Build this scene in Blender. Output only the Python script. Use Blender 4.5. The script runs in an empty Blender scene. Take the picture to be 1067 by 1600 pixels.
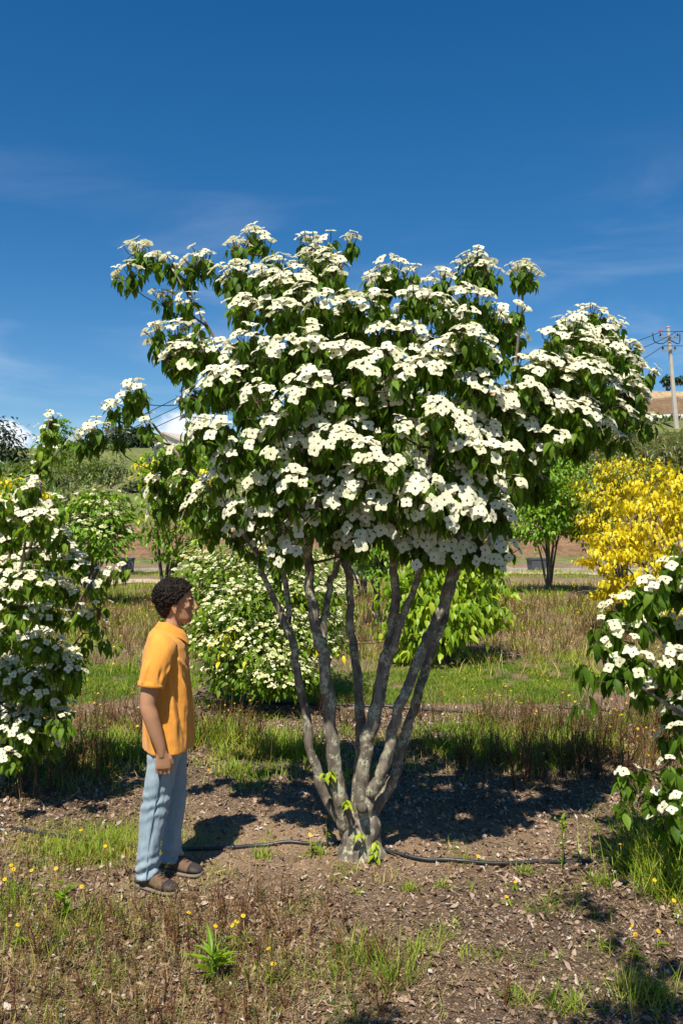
import bpy, math, random
import numpy as np
from mathutils import Vector, Matrix

random.seed(7)
RS = np.random.RandomState(11)
SC = bpy.context.scene
COL = SC.collection
R = math.radians

# ---------------------------------------------------------------- camera, sky, sun, exposure
FPX, CAMH, HORY, CX = 1300.0, 2.03, 822.0, 533.5          # focal length in photo pixels, eye height, horizon row
cam = bpy.data.objects.new('camera', bpy.data.cameras.new('camera'))
COL.objects.link(cam)
cam.location = (0, 0, CAMH)
cam.rotation_euler = (R(90), 0, 0)
cam.data.sensor_width = 36.0
cam.data.lens = FPX / 1600 * 36
cam.data.shift_y = (HORY - 800) / 1600
cam.data.clip_start = 0.05
cam.data.clip_end = 3000
SC.camera = cam

SUN_EL = R(58.5)
LD = Vector((0.262 * math.cos(SUN_EL), 0.965 * math.cos(SUN_EL), -math.sin(SUN_EL)))   # way the light travels
sun = bpy.data.objects.new('sun', bpy.data.lights.new('sun', 'SUN'))
COL.objects.link(sun)
sun.data.energy = 5.0
sun.data.angle = R(0.53)
sun.data.color = (1.0, 0.94, 0.82)
sun.rotation_euler = LD.to_track_quat('-Z', 'Y').to_euler()

SC.view_settings.view_transform = 'Standard'
SC.view_settings.look = 'None'
SC.view_settings.gamma = 1
SC.view_settings.exposure = 0.5
SC.cycles.use_denoising = True
SC.cycles.denoiser = 'OPENIMAGEDENOISE'
SC.cycles.denoising_input_passes = 'RGB_ALBEDO_NORMAL'
SC.cycles.max_bounces = 6
SC.cycles.diffuse_bounces = 3
SC.cycles.transmission_bounces = 4
SC.cycles.caustics_reflective = False
SC.cycles.caustics_refractive = False

world = bpy.data.worlds.new('World')
SC.world = world
world.use_nodes = True
wn, wl = world.node_tree.nodes, world.node_tree.links
wn.clear()
sky = wn.new('ShaderNodeTexSky')
sky.sky_type = 'NISHITA'
sky.sun_disc = False
sky.sun_elevation = SUN_EL
sky.sun_rotation = math.atan2(-LD.x, -LD.y)
sky.altitude = 300
sky.air_density = 1.0
sky.dust_density = 0.3
sky.ozone_density = 3.0
hs = wn.new('ShaderNodeHueSaturation'); hs.inputs['Saturation'].default_value = 1.38; hs.inputs['Value'].default_value = 0.80
tc = wn.new('ShaderNodeTexCoord')
def wmath(op, a=None, b=None, c=None):
    n = wn.new('ShaderNodeMath'); n.operation = op
    for i, v in enumerate((a, b, c)):
        if v is None: continue
        if isinstance(v, (int, float)): n.inputs[i].default_value = v
        else: wl.new(v, n.inputs[i])
    return n.outputs[0]
sx = wn.new('ShaderNodeSeparateXYZ'); wl.new(tc.outputs['Generated'], sx.inputs[0])
el = sx.outputs['Z']
# thin cirrus veil, stretched along the horizon, all round the sky
mp = wn.new('ShaderNodeMapping'); mp.inputs['Scale'].default_value = (1.6, 1.6, 9.0); mp.inputs['Location'].default_value = (0.35, 0.2, 0.1)
wl.new(tc.outputs['Generated'], mp.inputs[0])
nz = wn.new('ShaderNodeTexNoise'); nz.inputs['Scale'].default_value = 1.7; nz.inputs['Detail'].default_value = 7; nz.inputs['Roughness'].default_value = 0.55
nz.inputs['Distortion'].default_value = 0.5
wl.new(mp.outputs[0], nz.inputs['Vector'])
rp = wn.new('ShaderNodeMapRange'); rp.inputs['From Min'].default_value = 0.44; rp.inputs['From Max'].default_value = 0.78
rp.inputs['To Max'].default_value = 0.36; rp.interpolation_type = 'SMOOTHSTEP'
wl.new(nz.outputs['Fac'], rp.inputs['Value'])
fade = wn.new('ShaderNodeMapRange'); fade.inputs['From Min'].default_value = 0.42; fade.inputs['From Max'].default_value = 0.10
wl.new(el, fade.inputs['Value'])
cirrus = wmath('MULTIPLY', rp.outputs[0], fade.outputs[0])
# small cumulus heads low over the hill
n2 = wn.new('ShaderNodeTexNoise'); n2.inputs['Scale'].default_value = 26; n2.inputs['Detail'].default_value = 6
wl.new(tc.outputs['Generated'], n2.inputs['Vector'])
cum = None
for (dx, dz, rx, rz) in ((-0.175, 0.098, 0.055, 0.042), (-0.402, 0.100, 0.026, 0.024), (-0.315, 0.075, 0.08, 0.022), (0.62, 0.11, 0.12, 0.04),
                         (-0.8, 0.10, 0.2, 0.05)):
    v = Vector((dx, 1, dz)).normalized()
    ax = wmath('DIVIDE', wmath('SUBTRACT', sx.outputs['X'], v.x), rx)
    az = wmath('DIVIDE', wmath('SUBTRACT', el, v.z), rz)
    d = wmath('SQRT', wmath('ADD', wmath('MULTIPLY', ax, ax), wmath('MULTIPLY', az, az)))
    d = wmath('ADD', d, wmath('MULTIPLY', wmath('SUBTRACT', n2.outputs['Fac'], 0.5), 1.7))
    back = wmath('GREATER_THAN', sx.outputs['Y'], 0.0)
    m = wn.new('ShaderNodeMapRange'); m.inputs['From Min'].default_value = 1.05; m.inputs['From Max'].default_value = 0.6
    m.interpolation_type = 'SMOOTHSTEP'; wl.new(d, m.inputs['Value'])
    o = wmath('MULTIPLY', m.outputs[0], back)
    cum = o if cum is None else wmath('MAXIMUM', cum, o)
cover = wmath('MAXIMUM', cirrus, wmath('MULTIPLY', cum, 0.9))
mx = wn.new('ShaderNodeMix'); mx.data_type = 'RGBA'
wl.new(cover, mx.inputs['Factor'])
wl.new(sky.outputs[0], hs.inputs['Color'])
wl.new(hs.outputs[0], mx.inputs['A'])
mx.inputs['B'].default_value = (7.6, 7.9, 8.6, 1)
bg = wn.new('ShaderNodeBackground'); bg.inputs['Strength'].default_value = 0.10
wl.new(mx.outputs['Result'], bg.inputs['Color'])
wo = wn.new('ShaderNodeOutputWorld'); wl.new(bg.outputs[0], wo.inputs['Surface'])

# ---------------------------------------------------------------- helpers
def at(px, py, D):
    return np.array([(px - CX) / FPX * D, D, CAMH + (HORY - py) / FPX * D])
def gat(px, py):
    return at(px, py, CAMH * FPX / (py - HORY))
def unit(v):
    v = np.asarray(v, float)
    return v / np.maximum(np.linalg.norm(v, axis=-1, keepdims=True), 1e-9)
def sstep(a, b, x):
    t = np.clip((np.asarray(x, float) - a) / (b - a), 0, 1)
    return t * t * (3 - 2 * t)
def vnoise(x, y, seed=0):
    x = np.asarray(x, float); y = np.asarray(y, float)
    xi = np.floor(x).astype(np.int64); yi = np.floor(y).astype(np.int64)
    xf = x - xi; yf = y - yi
    def h(a, b):
        n = (a * 374761393 + b * 668265263 + seed * 974634721) & 0xffffffff
        n = ((n ^ (n >> 13)) * 1274126177) & 0xffffffff
        return ((n ^ (n >> 16)) & 0xffff) / 65535.0
    u = xf * xf * (3 - 2 * xf); v = yf * yf * (3 - 2 * yf)
    return (h(xi, yi) * (1 - u) + h(xi + 1, yi) * u) * (1 - v) + (h(xi, yi + 1) * (1 - u) + h(xi + 1, yi + 1) * u) * v
def fbm(x, y, seed=0, oct=4):
    s = 0; a = 0.5; t = 0
    for i in range(oct):
        s = s + a * vnoise(np.asarray(x) * 2 ** i, np.asarray(y) * 2 ** i, seed + i * 17); t += a; a *= 0.5
    return s / t

def tag(o, label=None, cat=None, group=None, kind=None):
    if label: o['label'] = label
    if cat: o['category'] = cat
    if group: o['group'] = group
    if kind: o['kind'] = kind
    return o
def empty(name, loc=(0, 0, 0), rz=0):
    o = bpy.data.objects.new(name, None); COL.objects.link(o)
    o.location = loc; o.rotation_euler = (0, 0, rz); o.empty_display_size = 0.1
    return o
def link(name, me, parent=None):
    o = bpy.data.objects.new(name, me); COL.objects.link(o)
    if parent is not None: o.parent = parent
    return o

class Batch:
    """collects vertices and faces; one mesh in the end"""
    def __init__(s): s.V = []; s.F = []; s.n = 0; s.rnd = []; s.M = []
    def add(s, V, F, rnd=0.5, mi=0):
        V = np.asarray(V, float).reshape(-1, 3)
        for i, f in enumerate(F):
            f = np.asarray(f, np.int64)
            if len(f) == 0: continue
            s.F.append(f + s.n)
            s.M.append(np.full(len(f), mi[i] if isinstance(mi, (list, tuple)) else mi, np.int32))
        s.V.append(V); s.n += len(V)
        s.rnd.append(np.broadcast_to(np.asarray(rnd, float), (len(V),)))
    def inst(s, T, Rm, P, sc, rnd):
        n = len(P)
        if n == 0: return
        sc = np.broadcast_to(np.asarray(sc, float).reshape(-1, 1) if np.ndim(sc) < 2 else np.asarray(sc), (n, 1 if np.ndim(sc) < 2 else 3))
        TV = T['V'][None] * sc[:, None, :]
        V = np.einsum('nij,nkj->nki', Rm, TV) + P[:, None, :]
        m = T['V'].shape[0]
        F = [(f[None] + (np.arange(n) * m)[:, None, None]).reshape(-1, f.shape[1]) for f in T['F']]
        tr = T.get('rnd', np.zeros(m))
        rn = (np.broadcast_to(np.asarray(rnd, float), (n,))[:, None] + tr[None]).reshape(-1)
        s.add(V.reshape(-1, 3), F, rn, T.get('mi', 0))
    def mesh(s, name, mats, smooth=True):
        return to_mesh(name, np.concatenate(s.V) if s.V else np.zeros((0, 3)), s.F, mats, smooth,
                       np.concatenate(s.rnd) if s.rnd else None, np.concatenate(s.M) if s.M else None)
    def obj(s, name, mats, parent=None, smooth=True):
        return link(name, s.mesh(name, mats, smooth), parent)

def to_mesh(name, V, F, mats, smooth=True, rnd=None, mi=None, cols=None):
    me = bpy.data.meshes.new(name)
    me.vertices.add(len(V)); me.vertices.foreach_set('co', np.ascontiguousarray(V, np.float32).ravel())
    F = [np.asarray(f) for f in F if len(f)]
    if F:
        li = np.concatenate([f.ravel() for f in F]).astype(np.int32)
        tot = np.concatenate([np.full(len(f), f.shape[1]) for f in F])
        st = np.concatenate([[0], np.cumsum(tot)[:-1]]).astype(np.int32)
        me.loops.add(len(li)); me.loops.foreach_set('vertex_index', li)
        me.polygons.add(len(tot)); me.polygons.foreach_set('loop_start', st)
        if mi is not None: me.polygons.foreach_set('material_index', np.asarray(mi, np.int32))
        me.polygons.foreach_set('use_smooth', np.full(len(tot), smooth, bool))
    if rnd is not None:
        a = me.attributes.new('rnd', 'FLOAT', 'POINT'); a.data.foreach_set('value', np.ascontiguousarray(rnd, np.float32))
    if cols is not None:
        a = me.attributes.new('tone', 'FLOAT_COLOR', 'POINT')
        a.data.foreach_set('color', np.ascontiguousarray(np.c_[cols, np.ones(len(cols))], np.float32).ravel())
    me.update(calc_edges=True)
    for m in (mats if isinstance(mats, (list, tuple)) else [mats]): me.materials.append(m)
    return me

def frames(d, n):
    """columns x,y,z with y = d and z near n"""
    y = unit(d); x = unit(np.cross(y, n)); z = np.cross(x, y)
    return np.stack([x, y, z], axis=-1)
def frames_up(n, spin):
    z = unit(n); ref = np.where(np.abs(z[:, 2:3]) > 0.9, np.array([[1., 0, 0]]), np.array([[0., 0, 1]]))
    x0 = unit(np.cross(ref, z)); y0 = np.cross(z, x0)
    c, s_ = np.cos(spin)[:, None], np.sin(spin)[:, None]
    return np.stack([x0 * c + y0 * s_, -x0 * s_ + y0 * c, z], axis=-1)

def catmull(P, n):
    P = np.asarray(P, float)
    Q = np.vstack([2 * P[0] - P[1], P, 2 * P[-1] - P[-2]])
    out = []
    for i in range(1, len(Q) - 2):
        t = np.linspace(0, 1, n, endpoint=False)[:, None]
        a, b, c, d = Q[i - 1], Q[i], Q[i + 1], Q[i + 2]
        out.append(0.5 * (2 * b + (c - a) * t + (2 * a - 5 * b + 4 * c - d) * t ** 2 + (3 * b - a - 3 * c + d) * t ** 3))
    out.append(P[-1:])
    return np.vstack(out)
def tube(P, r, sides=8, rough=0.0, seed=0, caps=True, ell=None):
    P = np.asarray(P, float)[:, :3]; r = np.broadcast_to(np.asarray(r, float), (len(P),))
    T = np.gradient(P, axis=0); T = unit(T)
    N = np.zeros_like(P); ref = np.array([1., 0, 0]) if abs(T[0][0]) < 0.8 else np.array([0., 1, 0])
    n = unit(np.cross(T[0], ref))
    for i in range(len(P)):
        n = unit(n - T[i] * np.dot(n, T[i])); N[i] = n
    B = np.cross(T, N)
    a = np.linspace(0, 2 * np.pi, sides, endpoint=False)
    rr = r[:, None] * np.ones(sides)[None]
    if rough:
        ii, jj = np.meshgrid(np.arange(len(P)), np.arange(sides), indexing='ij')
        rr = rr * (1 + rough * (vnoise(ii * 0.55 + seed * 3.1, np.sin(2 * np.pi * jj / sides) * 1.7 + 9, seed) - 0.5) * 2
                   + rough * 0.6 * (vnoise(ii * 1.7, np.cos(2 * np.pi * jj / sides) * 2.7 + 5, seed + 5) - 0.5) * 2)
    ea, eb = (1, 1) if ell is None else ell
    V = P[:, None, :] + (N[:, None, :] * np.cos(a)[None, :, None] * ea + B[:, None, :] * np.sin(a)[None, :, None] * eb) * rr[:, :, None]
    V = V.reshape(-1, 3)
    i, j = np.meshgrid(np.arange(len(P) - 1), np.arange(sides), indexing='ij')
    q = np.stack([i * sides + j, i * sides + (j + 1) % sides, (i + 1) * sides + (j + 1) % sides, (i + 1) * sides + j], -1).reshape(-1, 4)
    F = [q]
    if caps:
        k = len(V); V = np.vstack([V, P[:1], P[-1:]])
        j = np.arange(sides)
        F.append(np.stack([np.full(sides, k), (j + 1) % sides, j], -1))
        b = (len(P) - 1) * sides
        F.append(np.stack([np.full(sides, k + 1), b + j, b + (j + 1) % sides], -1))
    return V, F
def prisms(P0, P1, r0, r1, sides=3):
    n = len(P0); T = unit(P1 - P0)
    ref = np.where(np.abs(T[:, 2:3]) > 0.85, np.array([[1., 0, 0]]), np.array([[0., 0, 1]]))
    N = unit(np.cross(T, ref)); B = np.cross(T, N)
    a = np.linspace(0, 2 * np.pi, sides, endpoint=False)
    ring = N[:, None] * np.cos(a)[None, :, None] + B[:, None] * np.sin(a)[None, :, None]
    r0 = np.broadcast_to(r0, (n,)); r1 = np.broadcast_to(r1, (n,))
    V = np.concatenate([P0[:, None] + ring * r0[:, None, None], P1[:, None] + ring * r1[:, None, None]], 1)
    j = np.arange(sides)
    f = np.stack([j, (j + 1) % sides, sides + (j + 1) % sides, sides + j], -1)
    F = (f[None] + (np.arange(n) * 2 * sides)[:, None, None]).reshape(-1, 4)
    return V.reshape(-1, 3), [F]
def box(c, s, rz=0):
    c = np.asarray(c, float); s = np.asarray(s, float) / 2
    V = np.array([[x, y, z] for z in (-1, 1) for y in (-1, 1) for x in (-1, 1)], float) * s
    cs, sn = math.cos(rz), math.sin(rz)
    V = V @ np.array([[cs, sn, 0], [-sn, cs, 0], [0, 0, 1]]) + c
    F = np.array([[0, 2, 3, 1], [4, 5, 7, 6], [0, 1, 5, 4], [2, 6, 7, 3], [0, 4, 6, 2], [1, 3, 7, 5]])
    return V, [F]
def ellipsoid(c, r, nu=14, nv=9):
    th = np.linspace(0, np.pi, nv + 1)[1:-1]; ph = np.linspace(0, 2 * np.pi, nu, endpoint=False)
    V = [[0, 0, 1]] + [[math.sin(t) * math.cos(p), math.sin(t) * math.sin(p), math.cos(t)] for t in th for p in ph] + [[0, 0, -1]]
    V = np.array(V) * np.asarray(r) + np.asarray(c)
    q = []; t1 = []
    for i in range(len(th) - 1):
        for j in range(nu): q.append([1 + i * nu + j, 1 + (i + 1) * nu + j, 1 + (i + 1) * nu + (j + 1) % nu, 1 + i * nu + (j + 1) % nu])
    last = len(V) - 1; b = 1 + (len(th) - 1) * nu
    for j in range(nu):
        t1.append([0, 1 + j, 1 + (j + 1) % nu]); t1.append([last, b + (j + 1) % nu, b + j])
    return V, [np.array(q), np.array(t1)]
def loft(rings, n=28):
    """rings: (z, xc, a, b[, yc, p]); stacked horizontal rings, closed at both ends"""
    V = []; a = np.linspace(0, 2 * np.pi, n, endpoint=False)
    for r_ in rings:
        z, xc, ra, rb = r_[:4]; yc = r_[4] if len(r_) > 4 else 0; p = r_[5] if len(r_) > 5 else 1.0
        c, s_ = np.cos(a), np.sin(a)
        V.append(np.c_[xc + ra * np.sign(c) * np.abs(c) ** p, yc + rb * np.sign(s_) * np.abs(s_) ** p, np.full(n, z)])
    m = len(rings); V.append(np.array([[rings[0][1], rings[0][4] if len(rings[0]) > 4 else 0, rings[0][0]],
                                       [rings[-1][1], rings[-1][4] if len(rings[-1]) > 4 else 0, rings[-1][0]]]))
    V = np.vstack(V)
    i, j = np.meshgrid(np.arange(m - 1), np.arange(n), indexing='ij')
    q = np.stack([i * n + j, i * n + (j + 1) % n, (i + 1) * n + (j + 1) % n, (i + 1) * n + j], -1).reshape(-1, 4)
    j = np.arange(n)
    t = np.vstack([np.stack([np.full(n, m * n), (j + 1) % n, j], -1), np.stack([np.full(n, m * n + 1), (m - 1) * n + j, (m - 1) * n + (j + 1) % n], -1)])
    return V, [q, t]

# ---------------------------------------------------------------- materials
def nmat(name):
    m = bpy.data.materials.new(name); m.use_nodes = True
    nt = m.node_tree; return m, nt.nodes, nt.links, nt.nodes['Principled BSDF'], nt.nodes['Material Output']
def ramp(N, stops):
    r = N.new('ShaderNodeValToRGB'); e = r.color_ramp.elements
    while len(e) < len(stops): e.new(0.5)
    for i, (p, c) in enumerate(stops):
        e[i].position = p; e[i].color = (*c, 1)
    return r
def noise_node(N, L, scale, detail=5, rough=0.55, coord='Object', vec_scale=None, dist=0.0):
    t = N.new('ShaderNodeTexCoord'); n = N.new('ShaderNodeTexNoise')
    n.inputs['Scale'].default_value = scale; n.inputs['Detail'].default_value = detail; n.inputs['Roughness'].default_value = rough
    n.inputs['Distortion'].default_value = dist
    src = t.outputs[coord]
    if vec_scale:
        mp_ = N.new('ShaderNodeMapping'); mp_.inputs['Scale'].default_value = vec_scale; L.new(src, mp_.inputs[0]); src = mp_.outputs[0]
    L.new(src, n.inputs['Vector'])
    return n
def mixc(N, L, fac, a, b, mode='MIX'):
    m = N.new('ShaderNodeMix'); m.data_type = 'RGBA'; m.blend_type = mode
    for k, v in (('Factor', fac), ('A', a), ('B', b)):
        if isinstance(v, (int, float)): m.inputs[k].default_value = v
        elif isinstance(v, tuple): m.inputs[k].default_value = (*v, 1)
        else: L.new(v, m.inputs[k])
    return m.outputs['Result']
def bump(N, L, b, height, strength=0.4, dist=0.01):
    n = N.new('ShaderNodeBump'); n.inputs['Strength'].default_value = strength; n.inputs['Distance'].default_value = dist
    L.new(height, n.inputs['Height']); L.new(n.outputs[0], b.inputs['Normal']); return n
def leafmat(name, stops, trans=(1.5, 1.35, 0.5), tfac=0.35, rough=0.42, var=0.35, spec=0.4):
    m, N, L, b, out = nmat(name)
    a = N.new('ShaderNodeAttribute'); a.attribute_name = 'rnd'
    r = ramp(N, stops); L.new(a.outputs['Fac'], r.inputs[0])
    nz_ = noise_node(N, L, 9.0, 3, 0.6, 'Object')
    mr = N.new('ShaderNodeMapRange'); mr.inputs['To Min'].default_value = 1 - var; mr.inputs['To Max'].default_value = 1 + var
    L.new(nz_.outputs['Fac'], mr.inputs['Value'])
    c = mixc(N, L, 1.0, r.outputs[0], mr.outputs[0], 'MULTIPLY')
    L.new(c, b.inputs['Base Color'])
    b.inputs['Roughness'].default_value = rough; b.inputs['Specular IOR Level'].default_value = spec
    t = N.new('ShaderNodeBsdfTranslucent'); L.new(mixc(N, L, 1.0, c, trans, 'MULTIPLY'), t.inputs['Color'])
    ms = N.new('ShaderNodeMixShader'); ms.inputs[0].default_value = tfac
    L.new(b.outputs[0], ms.inputs[1]); L.new(t.outputs[0], ms.inputs[2]); L.new(ms.outputs[0], out.inputs['Surface'])
    return m
def plain(name, col, rough=0.6, spec=0.3, nscale=None, var=0.25, bmp=0.0, metal=0.0, bscale=None):
    m, N, L, b, out = nmat(name)
    b.inputs['Roughness'].default_value = rough; b.inputs['Specular IOR Level'].default_value = spec; b.inputs['Metallic'].default_value = metal
    if nscale:
        n = noise_node(N, L, nscale)
        c = mixc(N, L, n.outputs['Fac'], tuple(x * (1 - var) for x in col), tuple(min(1, x * (1 + var)) for x in col))
        L.new(c, b.inputs['Base Color'])
        if bmp:
            n2_ = noise_node(N, L, bscale or nscale * 4)
            bump(N, L, b, n2_.outputs['Fac'], bmp)
    else: b.inputs['Base Color'].default_value = (*col, 1)
    return m

M = {}
M['leaf'] = leafmat('dogwood_leaf', [(0, (0.058, 0.126, 0.012)), (0.5, (0.109, 0.210, 0.017)), (1, (0.189, 0.308, 0.029))], tfac=0.5, rough=0.5, spec=0.22)
M['leaf_light'] = leafmat('dogwood_leaf_light', [(0, (0.077, 0.168, 0.016)), (0.5, (0.154, 0.266, 0.023)), (1, (0.280, 0.392, 0.036))], tfac=0.46, spec=0.22, rough=.5)
M['bract'] = leafmat('dogwood_bract', [(0, (0.74, 0.72, 0.47)), (0.5, (0.81, 0.785, 0.57)), (1, (0.85, 0.83, 0.65))], trans=(1.1, 1.1, 1.05), tfac=0.36, rough=0.55, var=0.05, spec=0.25)
M['bract_cream'] = leafmat('cream_bract', [(0, (0.52, 0.54, 0.22)), (0.5, (0.68, 0.67, 0.36)), (1, (0.78, 0.76, 0.50))], trans=(1.0, 0.98, 0.8), tfac=0.24, rough=0.55, var=0.06, spec=0.25)
M['knob'] = plain('flower_centre', (0.13, 0.12, 0.03), 0.8)
M['lime'] = leafmat('lime_leaf', [(0, (0.112, 0.228, 0.014)), (0.5, (0.237, 0.372, 0.019)), (1, (0.450, 0.528, 0.036))], tfac=0.4)
M['green2'] = leafmat('bright_green_leaf', [(0, (0.080, 0.195, 0.016)), (0.5, (0.176, 0.330, 0.021)), (1, (0.304, 0.450, 0.039))], tfac=0.38)
M['yellow'] = leafmat('yellow_leaf', [(0, (0.30, 0.29, 0.012)), (0.3, (0.64, 0.54, 0.012)), (1, (0.86, 0.69, 0.015))], trans=(1.1, 1.0, 0.5), tfac=0.36, var=0.25)
M['dark'] = leafmat('dark_evergreen_leaf', [(0, (0.018, 0.04, 0.014)), (0.6, (0.035, 0.065, 0.024)), (1, (0.07, 0.10, 0.04))], tfac=0.2)
M['olive'] = leafmat('olive_leaf', [(0, (0.065, 0.117, 0.024)), (0.5, (0.117, 0.182, 0.036)), (1, (0.221, 0.260, 0.060))], tfac=0.3)
M['reed'] = leafmat('reed_leaf', [(0, (0.09, 0.13, 0.05)), (0.5, (0.17, 0.21, 0.09)), (1, (0.33, 0.32, 0.18))], tfac=0.25, rough=0.5)
M['grass'] = leafmat('grass_blade', [(0, (0.098, 0.182, 0.010)), (0.4, (0.195, 0.297, 0.017)), (0.62, (0.325, 0.378, 0.036)), (0.78, (0.494, 0.392, 0.120)), (1, (0.598, 0.459, 0.192))], tfac=0.36, rough=0.5, spec=0.25)
M['drygrass'] = leafmat('dry_grass_blade', [(0, (0.16, 0.10, 0.045)), (0.4, (0.30, 0.20, 0.085)), (1, (0.50, 0.38, 0.20))], trans=(1.1, 1.0, 0.7), tfac=0.2, rough=0.7, spec=0.15)
M['redstem'] = leafmat('reddish_weed', [(0, (0.07, 0.03, 0.018)), (0.4, (0.15, 0.055, 0.028)), (0.75, (0.25, 0.15, 0.06)), (1, (0.10, 0.15, 0.025))], trans=(1.2, 0.9, 0.6), tfac=0.2, rough=0.7, spec=0.15)
M['petal_yellow'] = leafmat('yellow_petal', [(0, (0.75, 0.42, 0.01)), (1, (0.88, 0.60, 0.015))], trans=(1, 0.9, 0.4), tfac=0.2, rough=0.6, var=0.1)
M['litter'] = leafmat('dead_leaf', [(0, (0.09, 0.058, 0.04)), (0.4, (0.25, 0.165, 0.11)), (0.8, (0.40, 0.29, 0.215)), (1, (0.52, 0.44, 0.37))], trans=(1, 0.9, 0.7), tfac=0.08, rough=0.75, spec=0.2)
M['chip'] = leafmat('bark_chip', [(0, (0.12, 0.08, 0.05)), (0.6, (0.25, 0.17, 0.10)), (1, (0.42, 0.33, 0.22))], tfac=0.0, rough=0.85, spec=0.15)

def barkmat(name, base, dark, lichen, lscale=9.0, lthr=(0.56, 0.66)):
    m, N, L, b, out = nmat(name)
    n1 = noise_node(N, L, 22, 6, 0.65, vec_scale=(1, 1, 0.35))
    n2_ = noise_node(N, L, lscale, 4, 0.6)
    n3 = noise_node(N, L, 55, 4, 0.7)
    r1 = ramp(N, [(0.28, dark), (0.62, base), (0.85, tuple(min(1, c * 1.5) for c in base))]); L.new(n1.outputs['Fac'], r1.inputs[0])
    mr = N.new('ShaderNodeMapRange'); mr.inputs['From Min'].default_value = lthr[0]; mr.inputs['From Max'].default_value = lthr[1]; L.new(n2_.outputs['Fac'], mr.inputs['Value'])
    mr2 = N.new('ShaderNodeMapRange'); mr2.inputs['From Min'].default_value = 0.42; mr2.inputs['From Max'].default_value = 0.56; L.new(n3.outputs['Fac'], mr2.inputs['Value'])
    mm = N.new('ShaderNodeMath'); mm.operation = 'MULTIPLY'; L.new(mr.outputs[0], mm.inputs[0]); L.new(mr2.outputs[0], mm.inputs[1])
    L.new(mixc(N, L, mm.outputs[0], r1.outputs[0], lichen), b.inputs['Base Color'])
    b.inputs['Roughness'].default_value = 0.9; b.inputs['Specular IOR Level'].default_value = 0.15
    bump(N, L, b, n1.outputs['Fac'], 0.7, 0.01)
    return m
M['bark'] = barkmat('dogwood_bark', (0.235, 0.195, 0.152), (0.05, 0.04, 0.032), (0.46, 0.44, 0.30), 13.0, (0.48, 0.57))
M['twig'] = plain('twig_bark', (0.10, 0.065, 0.045), 0.85, 0.2, 30, 0.4)
M['bark2'] = barkmat('grey_bark', (0.17, 0.145, 0.12), (0.06, 0.05, 0.04), (0.32, 0.31, 0.24), 4.0)

# ---------------------------------------------------------------- terrain
PR = ([40, 43, 46, 60, 76, 84, 90, 97, 103, 112, 400], [0, 0.5, 2.0, 5.5, 11.0, 12.75, 12.95, 16.6, 18.9, 19.4, 24])
PL = ([40, 43, 46, 60, 80, 90, 110, 200, 400], [0, 0.4, 1.5, 5.0, 9.4, 10.4, 9.6, 4.0, 6])
def terr(x, y):
    x = np.asarray(x, float); y = np.asarray(y, float)
    w = sstep(-0.12, 0.2, x / np.maximum(y, 1))
    z = np.interp(y, *PL) * (1 - w) + np.interp(y, *PR) * w
    far = sstep(40, 60, y)
    z = z + far * (fbm(x * 0.11, y * 0.11, 3) - 0.5) * 1.1
    near = 1 - sstep(14, 30, y)
    z = z + near * ((fbm(x * 0.9 + 40, y * 0.9 + 40, 5) - 0.5) * 0.07 + (fbm(x * 6, y * 6, 9, 3) - 0.5) * 0.022)
    # the person and the tree stand on trodden, even soil
    return z

def zone_green(x, y):
    """how grassy the ground is, 0..1"""
    n = fbm(x * 1.3 + 7, y * 1.3, 21)
    n2_ = fbm(x * 4.1 + 3, y * 4.1 + 1, 33, 3)
    n3 = fbm(x * 0.45 + 11, y * 0.6, 27)
    yw = y + (n3 - .5) * 3.2 + (n - .5) * 1.6
    g = sstep(9.3, 10.4, yw) * (1 - sstep(11.4, 13.2, yw)) * sstep(0.34, 0.56, n2_ * 0.6 + n * 0.5)
    yv = y + (n3 - .5) * 2.4 + (n - .5) * 1.0
    b = sstep(6.3, 7.3, yv) * (1 - sstep(7.8, 9.0, yv)) * sstep(0.44, 0.6, n2_)
    b = b * np.where((x > -0.6) & (x < 0.9), 0.45, 1.0)
    c = sstep(12, 14, y) * (1 - sstep(27, 28.5, y)) * sstep(0.44, 0.60, n) * np.where(y < 17, .7, 1.0)
    c2 = sstep(32, 33, y) * (1 - sstep(37, 38, y)) * sstep(0.4, 0.6, n) * 0.7
    l1 = np.exp(-(((x + 1.55) / 0.42) ** 2 + ((y - 5.35) / 0.3) ** 2)) * 1.2
    l2 = np.exp(-(((x + 1.45) / 0.5) ** 2 + ((y - 4.3) / 0.5) ** 2)) * 0.32 * sstep(.45, .62, n2_)
    l3 = np.exp(-(((x - 0.12) / 0.22) ** 2 + ((y - 3.7) / 0.3) ** 2)) * 0.15
    l4 = np.exp(-(((x - 2.15) / 0.35) ** 2 + ((y - 5.1) / 0.6) ** 2)) * 1.1
    l5 = np.exp(-(((x + 2.6) / 0.9) ** 2 + ((y - 7.3) / 0.5) ** 2)) * 0.8
    l6 = np.exp(-(((x + 0.35) / 0.25) ** 2 + ((y - 3.75) / 0.25) ** 2)) * 0.35
    s = sstep(0.62, 0.74, n2_) * 0.22 * (1 - sstep(5.2, 5.8, y))
    return np.clip(np.maximum.reduce([g, b * 0.8, c * 0.9, c2, l1, l2, l3, l4, l5, l6, s]), 0, 1)
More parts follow.
